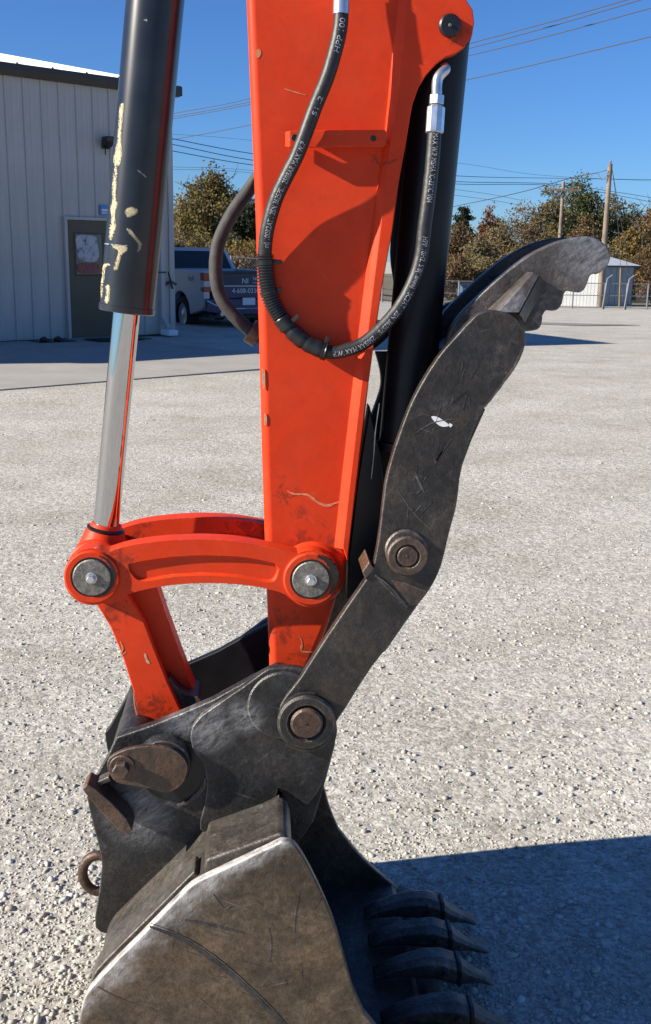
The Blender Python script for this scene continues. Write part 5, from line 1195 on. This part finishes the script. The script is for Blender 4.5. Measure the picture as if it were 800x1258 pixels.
# gusset running from paddle to tine
gy = Y_TH+0.004
gf = [P(612, 384, gy), P(638, 384, gy), P(663, 338, gy+0.05), P(655, 334, gy+0.05)]
mb = MB(); mb.add(gf+[at(gf[0], Y_CL), at(gf[1], Y_CL), at(gf[2], Y_CL), at(gf[3], Y_CL)], [(0,1,2,3),(7,6,5,4),(0,4,5,1),(1,5,6,2),(2,6,7,3),(3,7,4,0)]); mb.build('gusset', CLAW, thumb, bevel=0.002)
gg = [P(638, 386, gy+0.004), P(645, 396, gy+0.03), P(672, 348, Y_CL-0.012), P(663, 339, gy+0.052)]
mb = MB(); mb.add(gg+[at(q, Y_CL) for q in gg], [(0,1,2,3),(7,6,5,4),(0,4,5,1),(1,5,6,2),(2,6,7,3),(3,7,4,0)]); mb.build('gusset', STEEL, thumb, bevel=0.002)

# --- thumb cylinder ------------------------------------------------------------------
pa = P(553.5, 30.5, Y_STICK0-0.018); pa = at(pa, YC); pb = at(P(501, 684, Y_TH), YC)
ax2 = (pb-pa).normalized(); L2 = (pb-pa).length; RT = 32.5*mpp(528, 230, YC)
tcy = MB().tube([pa+ax2*0.01, pa+ax2*(L2*0.80)], RT, 56).build('thumb_cylinder', BLACK_PAINT, EX, smooth=True)
MB().tube([pa+ax2*(L2*0.80), pa+ax2*(L2*0.80+0.002), pa+ax2*(L2*0.80+0.02)], [RT*0.9, RT*1.04, RT*1.04], 48).build('gland_ring', BLACK_DARK, tcy, smooth=True)
MB().tube([pa+ax2*(L2*0.81), pb], 0.026, 32).build('thumb_rod', CHROME, EX, smooth=True)
MB().lathe(pa.x, pa.z, [(0.048, Y_STICK0+0.014), (0.048, Y_STICK1-0.014)], 32).build('cylinder_eye', BLACK_DARK, tcy, smooth=True)
MB().lathe(pb.x, pb.z, [(0.045, YC-0.05), (0.045, YC+0.05)], 32).build('rod_eye', BLACK_DARK, tcy, smooth=True)
# black thumb bracket welded behind the stick
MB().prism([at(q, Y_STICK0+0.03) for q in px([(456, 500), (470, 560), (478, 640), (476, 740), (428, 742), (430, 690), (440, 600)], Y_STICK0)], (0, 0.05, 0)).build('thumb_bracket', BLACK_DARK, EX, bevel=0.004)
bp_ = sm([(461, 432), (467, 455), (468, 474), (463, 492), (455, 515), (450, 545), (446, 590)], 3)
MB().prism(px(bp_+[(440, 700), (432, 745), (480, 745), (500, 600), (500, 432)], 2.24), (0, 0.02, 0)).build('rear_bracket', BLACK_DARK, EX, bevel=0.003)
stroke([(466, 495), (461, 530), (459, 560), (456, 588)], 1.2, Y_STICK0+0.03, ZINC, EX, 'cable_edge', 0.004)

MB().prism(px([(500, 150), (512, 112), (540, 70), (556, 70), (545, 200), (528, 330), (515, 420), (489, 420), (487, 380), (484, 345), (481, 326), (480, 310), (484, 240)], 2.19), (0, 0.015, 0)).build('gap_shade_plate', BLACK_DARK, EX, bevel=0.002)  # added dark plate, stands in for the shade between flange and cylinder
# --- hoses ---------------------------------------------------------------------------
YHN = 2.053
hp = [(534, 160), (532, 190), (529, 220), (526, 246), (522, 276), (517, 317), (508, 346), (494, 373), (478.5, 393), (460.5, 411), (442.5, 424), (420, 431.5), (405, 432.5), (390, 427.5), (374, 419.5), (358.5, 406), (345, 390), (334, 370), (328, 347.5), (326, 325), (325.5, 309), (328.6, 281.6), (338.6, 246), (350, 221), (365, 191), (378, 157), (389, 127.5), (402.5, 94), (412, 62), (417.5, 37.5), (419.4, 14), (419.5, -30), (419, -110), (416, -260)]
HD = [2.062, 2.058, 2.054, 2.051, 2.049, 2.048, 2.047, 2.046, 2.046, 2.047, 2.049, 2.052, 2.055, 2.058, 2.061, 2.063, 2.065, 2.066, 2.066, 2.065, 2.063, 2.058, 2.052, 2.046, 2.039, 2.035, 2.036, 2.039, 2.042, 2.045, 2.047, 2.050, 2.052, 2.056]
def hdepth(i): return HD[i]
hpts = spline([P(a, b, hdepth(i)) for i, (a, b) in enumerate(hp)], 8)
RH = 8.7*mpp(400, 300, YHN)
hose = MB().tube(hpts, RH, 20).build('hydraulic_hose', RUBBER, EX, smooth=True)
hfr = frames(hpts)
cum = [0.0]
for a, b in zip(hpts[:-1], hpts[1:]): cum.append(cum[-1]+(b-a).length)
def hose_at(s):
    s = min(max(s, 0), cum[-1]-1e-6); import bisect
    i = min(bisect.bisect_right(cum, s)-1, len(hpts)-2); t = (s-cum[i])/(cum[i+1]-cum[i])
    c = hfr[i][0].lerp(hfr[i+1][0], t); T_ = hfr[i][1].lerp(hfr[i+1][1], t).normalized()
    v = Vector((0, -1, 0)); Nn = (v-T_*v.dot(T_)).normalized(); return c, T_, Nn, T_.cross(Nn)
def s_near(a, b):
    best = min(range(len(hpts)), key=lambda i: (to_px(hpts[i])[0]-a)**2+(to_px(hpts[i])[1]-b)**2); return cum[best]
def hose_text(body, pa_, pb_, size=0.0142, th0=0.05, r=None):
    s0, s1 = s_near(*pa_), s_near(*pb_); r = r or RH
    tm = text_mb(body, size, lambda a, b: Vector((a, b, 0)))
    xs_ = [v[0] for v in tm.v]; x0, x1 = min(xs_), max(xs_); k = (s1-s0)/(x1-x0)
    ys_ = [v[1] for v in tm.v]; ym = (min(ys_)+max(ys_))/2; out = []
    for a, b, _ in tm.v:
        c, T_, Nn, B_ = hose_at(s0+(a-x0)*k); th = th0+(b-ym)/r
        out.append(tuple(c+(r+0.0005)*(math.cos(th)*Nn-math.sin(th)*B_)))
    tm.v = out; tm.build('hose_lettering', PRINT, hose)
hose_text('MAX W/P MSHA IC-221C V04', (533, 165), (525, 250))
hose_text('HPP 10H2. 5/8(16mm) 1SC2AT / 2SN 3625PSI / 250BAR MAX W/P', (521, 291), (411, 432))
hose_text('m) 100R2AT / 2SN 3625PSI / 250BAR MAX W/P', (326, 304), (371, 176), th0=-0.25)
hose_text('51 .2', (383, 142), (392, 120), 0.012, th0=-0.2)
hose_text('HPP 100', (411, 66), (418.5, 24), th0=-0.15)
# spiral guard
s0, s1 = s_near(326, 311), s_near(345, 391); n_ = 230; mbp = []; mbr = []
for k in range(n_+1):
    s_ = s0+(s1-s0)*k/n_; mbp.append(hose_at(s_)[0]); mbr.append(RH*1.16+0.0018*(1 if (k % 10) < 6 else -1) if 2 < k < n_-2 else RH*1.0)
MB().tube(mbp, mbr, 20).build('hose_guard', GUARD, hose, smooth=True)
for (a, b, l_, rr, mt) in ((349, 397, 0.030, 1.28, GUARD), (356, 404, 0.020, 1.12, RUBBER), (366, 414, 0.042, 1.26, GUARD), (386, 426, 0.044, 1.24, GUARD), (399, 431, 0.010, 1.38, GUARD)):
    s_ = s_near(a, b); pts = [hose_at(s_-l_/2+l_*j/6)[0] for j in range(7)]
    MB().tube(pts, [RH*1.02]+[RH*rr*(1+0.03*math.sin(j*2.1)) for j in range(5)]+[RH*1.02], 20).build('hose_wrap', mt, hose, smooth=True)
def tie(a, b, ang, name='cable_tie', ln_=0.016):
    c, T_, Nn, B_ = hose_at(s_near(a, b)); MB().tube([hose_at(s_near(a, b)-0.003)[0], hose_at(s_near(a, b)+0.003)[0]], RH*1.33, 20).build(name, GUARD, hose, smooth=True)
    d = math.cos(ang)*Nn-math.sin(ang)*B_; p = c+d*RH*1.2
    MB().prism([p-T_*0.004-Nn*0.004, p+T_*0.004-Nn*0.004, p+T_*0.004+Nn*0.003, p-T_*0.004+Nn*0.003], tuple(d*ln_)).build('tie_end', GUARD, hose, bevel=0.001)
tie(326, 322, -1.4); tie(331, 358, -1.3, ln_=0.010); tie(352, 400, -0.9, ln_=0.022); tie(398, 430.5, -1.2, ln_=0.014)
# upper ferrule, and the elbow fitting on the thumb cylinder
c, T_, Nn, B_ = hose_at(cum[-1]-0.002)
s_f = s_near(419.3, 16); pts = [hose_at(s_f+0.075*j/4)[0] for j in range(5)]
MB().tube(pts, RH*1.12, 24).build('hose_ferrule', ZINC, hose, smooth=True)
h0, hT = hpts[0], (hpts[0]-hpts[3]).normalized()
f1 = h0+hT*0.004; fer = [h0-hT*0.006, h0-hT*0.004, f1+hT*0.036, f1+hT*0.040]
MB().tube(fer, [RH*1.1, RH*1.28, RH*1.28, RH*1.0], 10).build('hose_ferrule', ZINC, hose)
MB().tube([f1+hT*0.041, f1+hT*0.058], RH*1.12, 6).build('fitting_nut', ZINC, hose, bevel=0.001)
f2 = f1+hT*0.057; pe = P(546, 92, f2.y+0.012)
MB().tube(spline([f2, f2+hT*0.030, pe+Vector((0, -0.004, 0.008)), pe+Vector((0.002, 0.014, 0.014)), pe+Vector((0.004, 0.04, 0.014))], 6), RH*0.74, 16).build('elbow_pipe', ZINC, hose, smooth=True)
# rear hose looping out on the far side of the stick
YR = 2.262
rp_ = [(420, 60), (380, 130), (330, 200), (304, 236), (288, 258), (276, 280), (268, 301), (265, 325), (266.6, 348), (273, 368), (286, 386), (304, 403), (330, 420), (370, 432), (420, 436), (458, 420), (485, 390), (505, 350), (516, 300)]
MB().tube(spline([P(a, b, YR) for a, b in rp_], 8), 8.4*mpp(270, 320, YR), 18).build('rear_hose', GREY_HOSE, EX, smooth=True)
c = P(313, 410, YR); MB().tube([P(307, 406, YR), P(318, 413, YR)], 15*mpp(310, 410, YR), 20).build('hose_clamp', RUSTY, EX, smooth=True)
